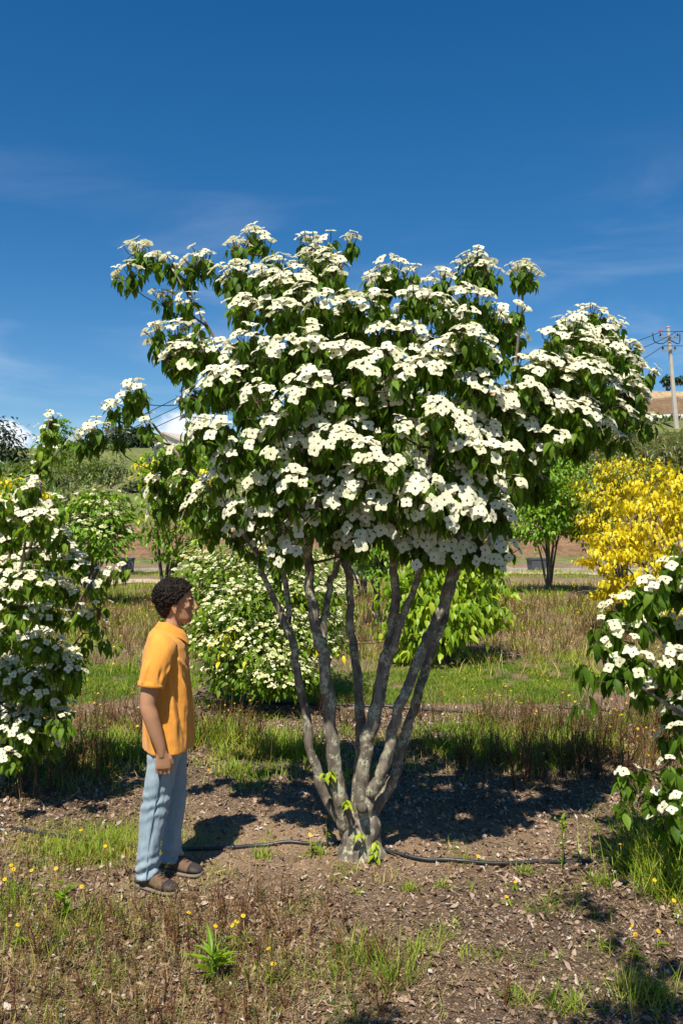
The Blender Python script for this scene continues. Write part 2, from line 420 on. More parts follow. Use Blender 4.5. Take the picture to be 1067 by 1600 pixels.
def zone_dry(x, y):
    n = fbm(x * 0.9 + 17, y * 0.9 + 5, 41)
    a = sstep(11.6, 13.0, y) * (1 - sstep(22, 25, y)) * sstep(0.3, 0.5, n)
    b = sstep(6.3, 7.2, y + (n - .5) * 2) * (1 - sstep(8.4, 9.6, y + (n - .5) * 2)) * sstep(0.36, 0.58, n) * np.where((x > -0.7) & (x < 1.0), 0.3, 0.9)
    c = (1 - sstep(-0.35, 0.05, x)) * (1 - sstep(4.3, 4.7, y)) * 0.95
    d = np.exp(-(((x - 0.1) / 0.4) ** 2 + ((y - 3.75) / 0.4) ** 2)) * 0.6
    e = np.exp(-(((x + 1.7) / 0.6) ** 2 + ((y - 5.2) / 0.4) ** 2)) * 0.45
    return np.clip(np.maximum.reduce([a, b, c, d, e]), 0, 1)

def ground_cols(x, y):
    g = zone_green(x, y)[:, None]; d = zone_dry(x, y)[:, None]
    n = fbm(x * 0.8, y * 0.8, 71)[:, None]; n2_ = fbm(x * 9, y * 9, 73, 3)[:, None]
    sand = np.array([0.42, 0.275, 0.165]); dark = np.array([0.165, 0.108, 0.072])
    # paler sandy soil round the trunk and the person, leaf-mould elsewhere
    s = np.exp(-(((x + 0.3) / 1.6) ** 2 + ((y - 5.3) / 0.65) ** 2))[:, None]
    s2 = np.exp(-(((x - 1.4) / 1.0) ** 2 + ((y - 5.5) / 0.4) ** 2))[:, None]
    sp = np.clip(np.maximum(s, s2 * 0.8) + sstep(8.6, 9.2, y)[:, None] * 0.5 + (n - .5) * 0.9, 0, 1)
    c = dark * (1 - sp) + sand * sp
    c = c * (0.72 + 0.56 * n2_)
    c = c * (1 - 0.55 * d) + np.array([0.25, 0.165, 0.08]) * 0.55 * d
    far = sstep(10, 18, y)[:, None]
    gc = np.array([0.10, 0.14, 0.02]) * (1 - far) + np.array([0.20, 0.24, 0.035]) * far
    k = g * (0.62 + 0.3 * far)
    return c * (1 - k) + gc * k

def graded(a, b, first, grow):
    v = [a]; s = first
    while v[-1] < b: v.append(v[-1] + s); s *= grow
    v[-1] = b
    return np.array(v)
def sheet(xs, ys):
    X, Y = np.meshgrid(xs, ys); X = X.ravel(); Y = Y.ravel()
    V = np.c_[X, Y, terr(X, Y)]
    nx = len(xs); i, j = np.meshgrid(np.arange(len(ys) - 1), np.arange(nx - 1), indexing='ij')
    F = np.stack([i * nx + j, i * nx + j + 1, (i + 1) * nx + j + 1, (i + 1) * nx + j], -1).reshape(-1, 4)
    return V, [F]

def groundmat():
    m, N, L, b, out = nmat('soil_and_turf')
    a = N.new('ShaderNodeAttribute'); a.attribute_name = 'tone'
    n1 = noise_node(N, L, 60, 6, 0.7); n2_ = noise_node(N, L, 14, 5, 0.6)
    mr = N.new('ShaderNodeMapRange'); mr.inputs['From Min'].default_value = 0.25; mr.inputs['From Max'].default_value = 0.75
    mr.inputs['To Min'].default_value = 0.55; mr.inputs['To Max'].default_value = 1.45; L.new(n1.outputs['Fac'], mr.inputs['Value'])
    c = mixc(N, L, 1.0, a.outputs['Color'], mr.outputs[0], 'MULTIPLY')
    mr2 = N.new('ShaderNodeMapRange'); mr2.inputs['To Min'].default_value = 0.75; mr2.inputs['To Max'].default_value = 1.25; L.new(n2_.outputs['Fac'], mr2.inputs['Value'])
    c = mixc(N, L, 1.0, c, mr2.outputs[0], 'MULTIPLY')
    vo = N.new('ShaderNodeTexVoronoi'); vo.inputs['Scale'].default_value = 130; t = N.new('ShaderNodeTexCoord'); L.new(t.outputs['Object'], vo.inputs['Vector'])
    gr = N.new('ShaderNodeMapRange'); gr.inputs['From Min'].default_value = 0.90; gr.inputs['From Max'].default_value = 0.93
    sepc = N.new('ShaderNodeSeparateColor'); L.new(vo.outputs['Color'], sepc.inputs[0]); L.new(sepc.outputs[0], gr.inputs['Value'])
    c = mixc(N, L, gr.outputs[0], c, (0.42, 0.36, 0.28))
    L.new(c, b.inputs['Base Color']); b.inputs['Roughness'].default_value = 0.95; b.inputs['Specular IOR Level'].default_value = 0.1
    ad = N.new('ShaderNodeMath'); ad.operation = 'ADD'; L.new(n1.outputs['Fac'], ad.inputs[0]); L.new(vo.outputs['Distance'], ad.inputs[1])
    bump(N, L, b, ad.outputs[0], 0.9, 0.02)
    return m
M['ground'] = groundmat()
half = graded(0, 3.2, 0.04, 1.0); half = np.concatenate([half, graded(3.2, 900, 0.06, 1.13)[1:]])
xs = np.concatenate([-half[::-1], half[1:]])
ys = np.concatenate([np.array([-60, -25, -10, -4, -1.5, 0, 1.0, 1.8]), np.arange(2.4, 9, 0.04), graded(9, 41.2, 0.07, 1.02)])
V, F = sheet(xs, ys)
ground = link('ground', to_mesh('ground', V, F, M['ground'], True, None, None, ground_cols(V[:, 0], V[:, 1])))
tag(ground, 'brown leaf strewn soil with grassy strips between the tree rows', kind='structure')

def hillmat():
    m, N, L, b, out = nmat('hill_grass')
    a = N.new('ShaderNodeAttribute'); a.attribute_name = 'tone'
    n1 = noise_node(N, L, 2.5, 6, 0.7)
    mr = N.new('ShaderNodeMapRange'); mr.inputs['From Min'].default_value = 0.3; mr.inputs['From Max'].default_value = 0.7
    mr.inputs['To Min'].default_value = 0.5; mr.inputs['To Max'].default_value = 1.5; L.new(n1.outputs['Fac'], mr.inputs['Value'])
    L.new(mixc(N, L, 1.0, a.outputs['Color'], mr.outputs[0], 'MULTIPLY'), b.inputs['Base Color'])
    b.inputs['Roughness'].default_value = 1.0; b.inputs['Specular IOR Level'].default_value = 0.05
    bump(N, L, b, n1.outputs['Fac'], 1.0, 0.25)
    return m
M['hill'] = hillmat()
xs2 = np.concatenate([-graded(0, 900, 0.9, 1.02)[::-1], graded(0, 900, 0.9, 1.02)[1:]])
ys2 = np.concatenate([np.arange(41.0, 48, 0.35), np.arange(48, 120, 0.8), graded(120, 1500, 2, 1.15)])
V, F = sheet(xs2, ys2)
x, y = V[:, 0], V[:, 1]
n = fbm(x * 0.16, y * 0.16, 91)[:, None]; n2_ = fbm(x * 0.7, y * 0.7, 93)[:, None]
w = sstep(-0.12, 0.2, x / y)[:, None]
grassc = np.array([0.12, 0.16, 0.045]) * (1 - n) + np.array([0.24, 0.22, 0.10]) * n
earth = np.array([0.23, 0.14, 0.08]) * (0.7 + 0.6 * n2_)
bankm = (sstep(42, 43.5, y) * (1 - sstep(46.5, 50, y)))[:, None]
c = grassc * (1 - bankm) + earth * bankm
cut = (sstep(90.5, 92, y) * (1 - sstep(100, 110, y)))[:, None] * w
sandy = sstep(99, 101.5, y + (n2_[:, 0] - .5) * 3)[:, None]
c = c * (1 - cut) + (np.array([0.20, 0.13, 0.075]) * (1 - sandy) + np.array([0.46, 0.33, 0.20]) * sandy) * (0.75 + .5 * n2_) * cut
hill = link('hillside', to_mesh('hillside', V, F, M['hill'], True, None, None, c))
tag(hill, 'grassy hillside with a bare earth bank rising beyond the nursery', kind='structure')

def strip(name, mat_, y0, y1, label, wob=0.9, xa=-60, xb=60, n=420, up=0.03, shift=0.0):
    xs_ = np.linspace(xa, xb, n); rows = []; mid = (y0 + y1) / 2 + shift * sstep(-3, 5, xs_) + 0.004 * xs_; hw = (y1 - y0) / 2
    for t in np.linspace(-1, 1, 6):
        ed = (fbm(xs_ * 0.35, xs_ * 0 + 3, 5) - .5) * wob * 1.5 + t * (fbm(xs_ * 1.9, xs_ * 0 + (7 if t < 0 else 20), 9) - .5) * wob * 1.6
        yy = np.minimum(mid + hw * t + ed, 42)
        rows.append(np.c_[xs_, yy, terr(xs_, yy) + up])
    V = np.vstack(rows); i, j = np.meshgrid(np.arange(5), np.arange(n - 1), indexing='ij')
    F = [np.stack([i * n + j, i * n + j + 1, (i + 1) * n + j + 1, (i + 1) * n + j], -1).reshape(-1, 4)]
    return tag(link(name, to_mesh(name, V, F, mat_)), label, kind='structure')
strip('path', plain('pale_path_gravel', (0.46, 0.36, 0.26), 0.95, 0.1, 2.2, 0.35, 0.5), 28.9, 31.4, 'pale beige gravel path crossing behind the tree rows', shift=5.5)
strip('road', plain('grey_track_gravel', (0.29, 0.255, 0.22), 0.95, 0.1, 2.0, 0.3, 0.5), 36.6, 39.6, 'grey gravel track running below the earth bank', up=0.036)
# ---------------------------------------------------------------- leaf, flower and blade shapes
def leaf_shape(rows=4, width=0.46, fold=0.18, droop=0.35):
    """pointed oval leaf, length 1 along +y, folded along the midrib and bent down"""
    V = [[0, 0, 0]]; q = []; t = []
    prof = {4: [(0.14, 0.55), (0.36, 0.98), (0.62, 0.82), (0.85, 0.36)], 2: [(0.3, 0.95), (0.68, 0.75)]}[rows]
    for (y, w_) in prof:
        h = width / 2 * w_; z = -droop * y * y
        V += [[-h, y, z + fold * h], [0, y, z], [h, y, z + fold * h]]
    V.append([0, 1, -droop * 1.08])
    last = len(V) - 1
    t += [[0, 2, 1], [0, 3, 2]]
    for r_ in range(rows - 1):
        b = 1 + r_ * 3
        q += [[b, b + 1, b + 4, b + 3], [b + 1, b + 2, b + 5, b + 4]]
    b = 1 + (rows - 1) * 3
    t += [[b, b + 1, last], [b + 1, b + 2, last]]
    return dict(V=np.array(V, float), F=[np.array(q), np.array(t)], mi=[0, 0])
LEAF = [leaf_shape(4, 0.50, 0.35, d) for d in (0.22, 0.42, 0.6)]
LEAF2 = [leaf_shape(2, 0.52, 0.4, d) for d in (0.25, 0.5)]

def flower_shape(seed, simple=False):
    """four broad pointed bracts round a small knob; diameter 1, facing +z"""
    rs = np.random.RandomState(seed); V = []; q = []; t = []; q2 = []; t2 = []
    for k in range(4):
        a = k * math.pi / 2 + rs.uniform(-0.12, 0.12); L_ = rs.uniform(0.46, 0.53); W = rs.uniform(0.42, 0.50)
        up = rs.uniform(0.0, 0.10); cup = rs.uniform(0.10, 0.28); lift = 0.012 * (k % 2)
        c, s_ = math.cos(a), math.sin(a)
        prof = [(0.06, 0.25), (0.30, 0.82), (0.58, 1.0), (0.83, 0.62)] if not simple else [(0.08, 0.4), (0.55, 1.0)]
        b0 = len(V)
        def put(x, y, z): V.append([c * y - s_ * x, s_ * y + c * x, z])
        for (u, w_) in prof:
            y = u * L_; h = W / 2 * w_; z = lift + up * u - 0.16 * max(0, u - 0.55) ** 1.5
            put(-h, y, z + cup * h); put(0, y, z); put(h, y, z + cup * h)
        put(0, L_, lift + up - 0.05)
        nr = len(prof)
        for r_ in range(nr - 1):
            b = b0 + r_ * 3
            q += [[b, b + 1, b + 4, b + 3], [b + 1, b + 2, b + 5, b + 4]]
        b = b0 + (nr - 1) * 3
        t += [[b, b + 1, b0 + nr * 3], [b + 1, b + 2, b0 + nr * 3]]
    b0 = len(V); kn = 6; r0 = 0.068
    for (z, rr) in ((0.01, 0.9), (0.06, 1.0), (0.11, 0.6)):
        for j in range(kn): V.append([math.cos(j * 2 * math.pi / kn) * r0 * rr, math.sin(j * 2 * math.pi / kn) * r0 * rr, z])
    V.append([0, 0, 0.13])
    for i in range(2):
        for j in range(kn): q2.append([b0 + i * kn + j, b0 + i * kn + (j + 1) % kn, b0 + (i + 1) * kn + (j + 1) % kn, b0 + (i + 1) * kn + j])
    for j in range(kn): t2.append([b0 + 2 * kn + j, b0 + 2 * kn + (j + 1) % kn, b0 + 3 * kn])
    return dict(V=np.array(V, float), F=[np.array(q), np.array(t), np.array(q2), np.array(t2)], mi=[0, 0, 1, 1])
FLOWER = [flower_shape(s) for s in range(5)]
FLOWER2 = [flower_shape(s, True) for s in range(3)]

def tmesh(T, name, mats, rnd):
    return to_mesh(name, T['V'], T['F'], mats, True, np.full(len(T['V']), rnd),
                   np.concatenate([np.full(len(f), m) for f, m in zip(T['F'], T['mi'])]))

def mat4(Rm, P, s):
    m = Matrix(((Rm[0][0] * s, Rm[0][1] * s, Rm[0][2] * s, P[0]), (Rm[1][0] * s, Rm[1][1] * s, Rm[1][2] * s, P[1]),
                (Rm[2][0] * s, Rm[2][1] * s, Rm[2][2] * s, P[2]), (0, 0, 0, 1)))
    return m

# ---------------------------------------------------------------- flowering dogwoods
def grow_branches(nodes, pads, zmin):
    """join every spray to the nearest bough below it; returns the curves"""
    P = [np.asarray(p[:3]) for p in nodes]; Rr = [p[3] for p in nodes]
    curves = []
    P = np.array(P); Rr = np.array(Rr)
    core = P[P[:, 2] > zmin].mean(0)
    order = sorted(range(len(pads)), key=lambda i: np.linalg.norm((pads[i]['c'] - core) * np.array([1, 1, 1.0])))
    for i in order:
        pd = pads[i]
        end = pd['c'] - pd['n'] * (0.05 + 0.35 * pd['a']) - np.array([0, 0, 0.03])
        d = np.linalg.norm(P - end, axis=1) + 1.3 * np.maximum(0, P[:, 2] - end[2] + 0.03) + 5 * (P[:, 2] < zmin) - Rr * 2
        k = int(np.argmin(d)); p0 = P[k]; L_ = np.linalg.norm(end - p0)
        if L_ < 0.02: L_ = 0.02
        hor = end - p0; out = unit(hor * np.array([1, 1, 0.5]))
        p1 = p0 + out * L_ * 0.38 + np.array([0, 0, -0.02 * L_]) + RS.normal(0, 0.05, 3) * L_
        p2 = end - unit(pd['n'] * 0.6 + unit(hor) * 0.6) * L_ * 0.3 + RS.normal(0, 0.04, 3) * L_
        t = np.linspace(0, 1, 7)[:, None]
        C = (1 - t) ** 3 * p0 + 3 * (1 - t) ** 2 * t * p1 + 3 * (1 - t) * t * t * p2 + t ** 3 * end
        r0 = min(Rr[k] * 0.75, 0.005 + 0.011 * L_); r = np.linspace(r0, 0.0035, 7)
        curves.append((C, r)); pd['tip'] = end
        P = np.vstack([P, C[2:]]); Rr = np.concatenate([Rr, r[2:]])
    return curves

def dogwood(name, label, cat, base, stems, pads, seed, leafm, fsize=(0.067, 0.088), lsize=(0.050, 0.08), pf=0.96, per=5.2, group=None,
            zmin=1.2, trunk=None, single=300, sides=10, dens=1.0):
    rs = np.random.RandomState(seed)
    root = empty(name, base); tag(root, label, cat, group); off = -np.asarray(base, float)
    if trunk is not None:
        for (V, F) in trunk:
            b = Batch(); b.add(V + off, F); b.obj('trunk', [M['bark']], root)
    nodes = []
    for k, (P, r) in enumerate(stems):
        C = catmull(P, 8); rr = np.interp(np.linspace(0, 1, len(C)), np.linspace(0, 1, len(r)), r)
        C[3:-1] += (np.c_[fbm(np.arange(len(C)) * .35, C[:, 0] * 0 + k, seed), fbm(np.arange(len(C)) * .35, C[:, 0] * 0 + k + 30, seed),
                          np.zeros(len(C))] - [.5, .5, 0])[3:-1] * 0.035 * np.minimum(1, rr[3:-1, None] / 0.02)
        b = Batch(); V, F = tube(C, rr * 0.86, sides + 4, 0.16, seed + k); b.add(V + off, F); b.obj('stem', [M['bark']], root)
        nodes += [(*C[i], rr[i]) for i in range(len(C))]
    curves = grow_branches(nodes, pads, zmin)
    for (C, r) in curves:
        b = Batch(); V, F = tube(C, r, 5); b.add(V + off, F); b.obj('branch', [M['twig']], root)
    FP, FN, LP, LDv, LN, T0, T1 = [], [], [], [], [], [], []
    for pd in pads:
        c, a, nrm = pd['c'], pd['a'], pd['n']
        nf = max(2, int(dens * math.pi * a * a * 0.9 / (np.mean(fsize) ** 2 * 0.62)))
        ux = unit(np.cross(nrm, [0.13, 1, 0.2])); uy = np.cross(nrm, ux)
        for i in range(nf):
            r_ = a * math.sqrt((i + 0.5) / nf) * rs.uniform(0.9, 1.1); ph = i * 2.39996 + rs.uniform(-.35, .35) + seed
            rad = ux * math.cos(ph) + uy * math.sin(ph) * pd.get('asp', 0.9)
            p = c + rad * r_ - nrm * (0.55 * r_ * r_ / max(a, .05)) + rs.normal(0, 0.012, 3)
            nn = unit(nrm + rad * 0.68 * r_ / max(a, .05) + np.array([-.05, -.24, 0]) * np.interp(p[2], [1.8, 2.6, 3.3, 3.9], [1.2, 1.0, .8, .7]) + rs.normal(0, 0.18, 3))
            stalk = rs.uniform(0.03, 0.055)
            node = p - nn * stalk
            if rs.rand() < pd.get('pf', pf):
                FP.append(p); FN.append(nn)
            T0.append(pd['tip'] + (node - pd['tip']) * 0.05); T1.append(node)
            if rs.rand() < pd.get('pf', pf): T0.append(node); T1.append(p)
            nl = max(2, int(rs.poisson(per)))
            e1 = unit(np.cross(nn, [0.31, 0.2, 1.0])); e2 = np.cross(nn, e1)
            for j in range(nl):
                az = rs.uniform(0, 2 * math.pi); dr = rs.uniform(0.25, 1.35)
                hd = e1 * math.cos(az) + e2 * math.sin(az); hd = unit(hd * np.array([1, 1, 0.35]))
                d = hd * math.cos(dr) - np.array([0, 0, 1]) * math.sin(dr)
                LP.append(node + hd * 0.012 - nn * rs.uniform(0, 0.075)); LDv.append(d); LN.append(unit(np.array([0, 0, 1.0]) + hd * 0.7 + rs.normal(0, .25, 3)))
    FP, FN = np.array(FP), np.array(FN); LP, LDv, LN = np.array(LP), np.array(LDv), np.array(LN)
    fr = frames_up(FN, rs.uniform(0, 6.28, len(FP))); fs = rs.uniform(*fsize, len(FP)); frn = rs.rand(len(FP)); fk = rs.randint(0, 5, len(FP))
    lr = frames(LDv, LN); ls = rs.uniform(*lsize, len(LP)); lrn = np.clip(rs.normal(0.45, 0.25, len(LP)), 0, 1); lk = rs.randint(0, 3, len(LP))
    def score(P, Nn, s_):
        v = np.array([0, 0, CAMH]) - P; D = np.linalg.norm(v, axis=1); px = P[:, 0] / P[:, 1] * FPX + CX
        vis = (px > 5) & (px < 1062)
        return np.where(vis, s_ / D ** 3 * (0.25 + np.abs((unit(v) * Nn).sum(1))), 0)
    def split(sc_):
        o = np.argsort(-sc_)[:single]; o = o[sc_[o] > 0]
        mask = np.zeros(len(sc_), bool); mask[o] = True
        return o, ~mask
    fmats = [pick_bract, M['knob']]
    # the ones that show largest are single parts
    fi, frest = split(score(FP, FN, fs)); li, lrest = split(score(LP, lr[:, :, 2], ls))
    fm = [[tmesh(T, 'flower', fmats, v) for v in (0.2, 0.55, 0.9)] for T in FLOWER]
    for i in fi:
        o = link('flower', fm[fk[i]][int(frn[i] * 2.99)], root); o.matrix_local = mat4(fr[i], FP[i] + off, fs[i])
    lm = [[tmesh(T, 'leaf', [leafm], v) for v in (0.15, 0.4, 0.65, 0.9)] for T in LEAF]
    for i in li:
        o = link('leaf', lm[lk[i]][int(lrn[i] * 3.99)], root); o.matrix_local = mat4(lr[i], LP[i] + off, ls[i])
    b = Batch()
    for k in range(5):
        s_ = frest & (fk == k); b.inst(FLOWER[k], fr[s_], FP[s_] + off, fs[s_], frn[s_])
    tag(b.obj('blossoms', fmats, root), kind='stuff')
    b = Batch()
    for k in range(3):
        s_ = lrest & (lk == k); b.inst(LEAF[k], lr[s_], LP[s_] + off, ls[s_], lrn[s_])
    tag(b.obj('foliage', [leafm], root), kind='stuff')
    b = Batch(); b.add(*prisms(np.array(T0) + off, np.array(T1) + off, 0.0032, 0.0018)); tag(b.obj('twigs', [M['twig']], root), kind='stuff')
    return root
pick_bract = M['bract']

# ---- the multi-stemmed tree in full bloom
AX = np.array([0.17, 5.18])
def klean(z): return np.interp(z, [1.7, 2.3, 2.8, 3.3, 3.9], [1.25, 0.9, 0.5, 0.22, 0.08])
def mkpad(px, py, hw, D, pf=None, k=None, ax=AX):
    c = at(px, py, D); a = hw / FPX * D
    out = np.array([c[0] - ax[0], c[1] - ax[1], 0]); out = out / max(0.35, np.linalg.norm(out))
    nn = unit(np.array([0, 0, 1.0]) + out * (klean(c[2]) if k is None else k) + RS.normal(0, 0.07, 3))
    d = dict(c=c, a=a * 1.02, n=nn)
    if pf is not None: d['pf'] = pf
    return d
TR = """905 490 24;945 505 26;900 535 28;985 575 24;950 580 30;890 575 28;1000 590 20;905 600 28;960 615 24;835 590 24;845 565 20;221 371 27;199 405 24;240 388 15;262 394 20;307 386 30;297 412 14;255 446 20;287 448 16;240 499 25;272 494 18;306 491 12;390 349 25;412 364 15;369 367 20;
480 356 22;510 361 17;546 358 17;375 404 40;345 408 22;431 394 30;517 392 30;487 381 30;460 410 35;412 412 25;430 425 25;375 456 30;412 458 25;445 462 30;502 453 30;525 412 20;
470 440 28;382 507 30;281 527 36;322 525 30;360 533 25;300 520 22;360 555 42;290 553 22;394 592 28;409 623 15;379 622 13;319 650 33;371 597 20;310 590 25;335 570 30;487 521 35;435 522 38;480 506 25;
490 566 38;450 600 33;525 614 17;495 667 48;540 449 25;536 524 30;500 485 30;550 480 30;206 592 20;172 619 20;190 605 18;225 650 13;
612 395 28;643 408 15;580 421 16;694 415 22;744 384 28;760 403 24;824 404 31;728 437 25;643 443 25;681 450 28;558 453 30;590 445 20;600 415 28;625 474 25;723 466 25;755 445 22;813 464 18;
784 468 16;787 485 28;734 501 35;548 527 28;691 525 38;763 541 25;606 536 30;681 546 42;590 577 54;612 604 30;628 564 25;650 500 28;590 495 30;700 480 25;640 530 25;570 560 25;
930 475 42;890 485 25;867 506 22;962 494 20;920 514 35;952 526 38;870 541 32;925 553 45;994 553 24;1015 568 20;850 545 22;819 546 18;755 578 38;798 605 30;867 605 40;920 621 42;978 600 25;1008 612 18;1024 642 13;1010 640 15;
734 621 30;691 626 30;728 662 38;622 653 16;830 650 30;860 640 25;900 650 28;950 645 25;985 630 18;965 668 15;
693 768 50;668 745 42;728 758 40;746 782 28;642 827 32;672 838 36;769 833 42;797 845 22;791 778 32;729 706 30;757 687 25;774 729 25;811 744 16;741 731 20;617 746 25;611 712 20;
651 709 22;628 653 20;667 650 18;724 661 25;763 653 28;797 625 24;833 650 20;853 688 16;836 706 20;805 690 22;880 668 20;700 840 28;735 845 24;
456 728 27;438 710 18;444 779 14;360 782 20;390 797 16;414 791 18;351 818 14;369 829 13;444 842 28;318 648 22;411 668 22;387 671 20;420 695 20;465 677 25;516 665 38;
534 737 25;570 725 25;552 788 30;576 800 30;534 829 26;558 830 22;600 815 22;504 764 25;480 745 20;580 690 28;560 640 25;480 640 25;430 640 22;350 690 25;330 730 22;300 760 20;395 740 22;
340 770 22;420 820 18;395 850 14;620 790 24;645 780 20;520 700 24;550 755 22;600 770 22;490 800 20;460 810 18"""
pads = []
for ln in TR.replace('\n', '').split(';'):
    px, py, hw = [float(v) for v in ln.split()]
    ex = (px - 580) / 430.0; ey = (py - 640) / 290.0
    fr_ = math.sqrt(max(0.0, 1 - ex * ex - ey * ey))
    D = 5.16 - 1.02 * fr_ + RS.uniform(-0.12, 0.18)
    p = mkpad(px, py + 6, hw, D); pads.append(p)
    # a shaded spray behind it keeps the crown deep
    if fr_ > 0.25 and RS.rand() < 0.62:
        pads.append(mkpad(px + RS.uniform(-22, 22), py + RS.uniform(0, 34), hw * 0.9, 5.25 + 0.85 * fr_ * RS.uniform(0.1, 1), pf=0.75))
# long low bough reaching out over the person
for (px, py, hw, k) in ((146, 657, 28, .2), (124, 675, 20, .5), (180, 668, 16, .2), (221, 650, 12, .3), (244, 700, 14, .9), (232, 716, 18, 1.1), (234, 748, 22, 1.1), (238, 778, 22, 1.1),
                        (262, 760, 22, .8), (275, 735, 22, .7), (290, 790, 20, .8), (312, 812, 18, .8), (270, 700, 18, .6), (335, 800, 18, .7)):
    pads.append(mkpad(px, py, hw, 5.0 + RS.uniform(-.15, .1), k=k, pf=0.85))
# leafy, mostly flowerless sprays fill the shaded inside of the crown
for i in range(150):
    u_ = RS.normal(0, 1, 2); u_ = u_ / np.linalg.norm(u_) * math.sqrt(RS.rand())
    px, py = 590 + 330 * u_[0], 665 + 165 * u_[1]
    if py > 850 - abs(px - 590) * .1: continue
    pads.append(mkpad(px, py, 26, 5.16 + RS.uniform(-.6, .8), pf=.18))
B0 = gat(562, 1336)
def stem(pts, r):
    return [at(*p) for p in pts], r
ST = [
 stem([(552, 1318, 5.15), (530, 1282, 5.13), (505, 1235, 5.1), (485, 1165, 5.07), (472, 1085, 5.05), (458, 1010, 5.03), (437, 955, 5.02), (413, 900, 5.0), (393, 848, 4.98), (350, 790, 4.95), (300, 735, 4.95), (262, 690, 5.0), (232, 655, 5.0), (205, 628, 5.0)],
      [.045, .036, .034, .032, .030, .027, .023, .020, .018, .016, .013, .010, .007, .005]),
 stem([(458, 1012, 5.03), (450, 955, 5.08), (442, 865, 5.12), (425, 760, 5.15), (385, 630, 5.15), (345, 545, 5.12), (305, 478, 5.1), (268, 418, 5.1)], [.022, .02, .018, .016, .013, .011, .008, .006]),
 stem([(556, 1330, 5.15), (541, 1285, 5.08), (529, 1230, 5.04), (518, 1150, 5.0), (511, 1080, 4.98), (504, 1020, 4.97), (489, 955, 4.97), (481, 870, 4.98), (470, 800, 5.0), (440, 690, 5.05), (405, 560, 5.1), (382, 460, 5.12), (388, 375, 5.12)],
      [.075, .062, .054, .048, .046, .044, .038, .034, .03, .022, .016, .011, .007]),
 stem([(505, 1018, 4.97), (505, 975, 5.02), (516, 915, 5.06), (526, 857, 5.1), (512, 700, 5.15), (495, 520, 5.18), (490, 390, 5.18)], [.03, .028, .025, .023, .018, .012, .006]),
 stem([(563, 1330, 5.2), (558, 1270, 5.2), (565, 1180, 5.2), (563, 1100, 5.22), (551, 1015, 5.25), (547, 970, 5.26), (545, 900, 5.28), (541, 845, 5.3), (540, 700, 5.35), (545, 520, 5.35), (532, 395, 5.3)],
      [.055, .043, .04, .036, .032, .03, .028, .026, .02, .013, .006]),
 stem([(568, 1332, 5.1), (562, 1262, 5.08), (574, 1165, 5.06), (589, 1095, 5.05), (603, 1025, 5.05), (614, 975, 5.05), (616, 915, 5.05), (613, 850, 5.05), (608, 700, 5.08), (600, 540, 5.1), (611, 412, 5.1)],
      [.06, .052, .05, .047, .043, .036, .03, .027, .02, .013, .006]),
 stem([(604, 1040, 5.05), (618, 1000, 5.0), (632, 955, 4.98), (653, 900, 4.95), (668, 850, 4.93), (672, 700, 4.95), (690, 540, 5.0), (692, 430, 5.05)], [.03, .027, .025, .023, .021, .017, .012, .006]),
 stem([(570, 1325, 5.12), (573, 1248, 5.08), (594, 1215, 5.04), (610, 1158, 5.02), (622, 1108, 5.0), (640, 1072, 5.0), (660, 1012, 5.0), (678, 975, 5.0), (700, 912, 5.0), (712, 850, 5.0), (732, 720, 5.02), (745, 560, 5.05), (745, 400, 5.08)],
      [.055, .048, .044, .04, .038, .036, .035, .034, .032, .03, .021, .013, .006]),
 stem([(580, 1326, 5.18), (581, 1278, 5.2), (600, 1240, 5.2), (620, 1200, 5.2), (640, 1128, 5.2), (657, 1072, 5.18), (678, 1005, 5.18), (692, 970, 5.18), (707, 915, 5.18), (722, 860, 5.18), (760, 740, 5.15), (800, 600, 5.1), (822, 420, 5.08)],
      [.055, .045, .04, .038, .035, .034, .033, .032, .03, .028, .02, .013, .006]),
 stem([(722, 860, 5.18), (765, 770, 5.2), (830, 690, 5.2), (895, 590, 5.15), (935, 490, 5.1)], [.024, .02, .017, .012, .006]),
 stem([(613, 850, 5.05), (640, 790, 4.8), (665, 770, 4.5), (680, 775, 4.3)], [.02, .015, .011, .007]),
 stem([(545, 900, 5.28), (520, 840, 5.5), (470, 700, 5.8), (430, 560, 5.85)], [.02, .016, .012, .006]),
 stem([(722, 860, 5.18), (730, 800, 5.5), (740, 690, 5.85), (730, 560, 5.95)], [.02, .016, .012, .006]),
 stem([(481, 870, 4.98), (500, 790, 4.7), (530, 690, 4.4), (570, 600, 4.3)], [.02, .016, .012, .006]),
 stem([(668, 850, 4.93), (720, 760, 4.7), (770, 680, 4.5), (790, 610, 4.45)], [.018, .015, .011, .006]),
]
# root crown: a knobbly lump that flares into the soil
rings = []
for z, r_ in ((-0.06, .175), (0.0, .15), (0.05, .125), (0.11, .118), (0.18, .125), (0.24, .11), (0.29, .07)):
    rings.append((z, 0, r_, r_ * 0.9))
Vt, Ft = loft(rings, 26)
ang = np.arctan2(Vt[:, 1], Vt[:, 0]); rr_ = 1 + 0.16 * np.sin(ang * 5 + 1) * (1 - sstep(0.1, 0.3, Vt[:, 2])) * 0.6 + 0.22 * (fbm(ang * 1.6 + 20, Vt[:, 2] * 14, 8) - .5)
Vt[:, :2] *= rr_[:, None]
B0[2] = float(terr(B0[0], B0[1]))
main_tree = dogwood('dogwood_tree', 'multi-stemmed dogwood in full white bloom with lichen-spotted grey stems, the man before it', 'tree', B0, ST, pads, 3, M['leaf'],
                    trunk=[(Vt + B0, Ft)], zmin=1.75, dens=1.45, per=6.0)
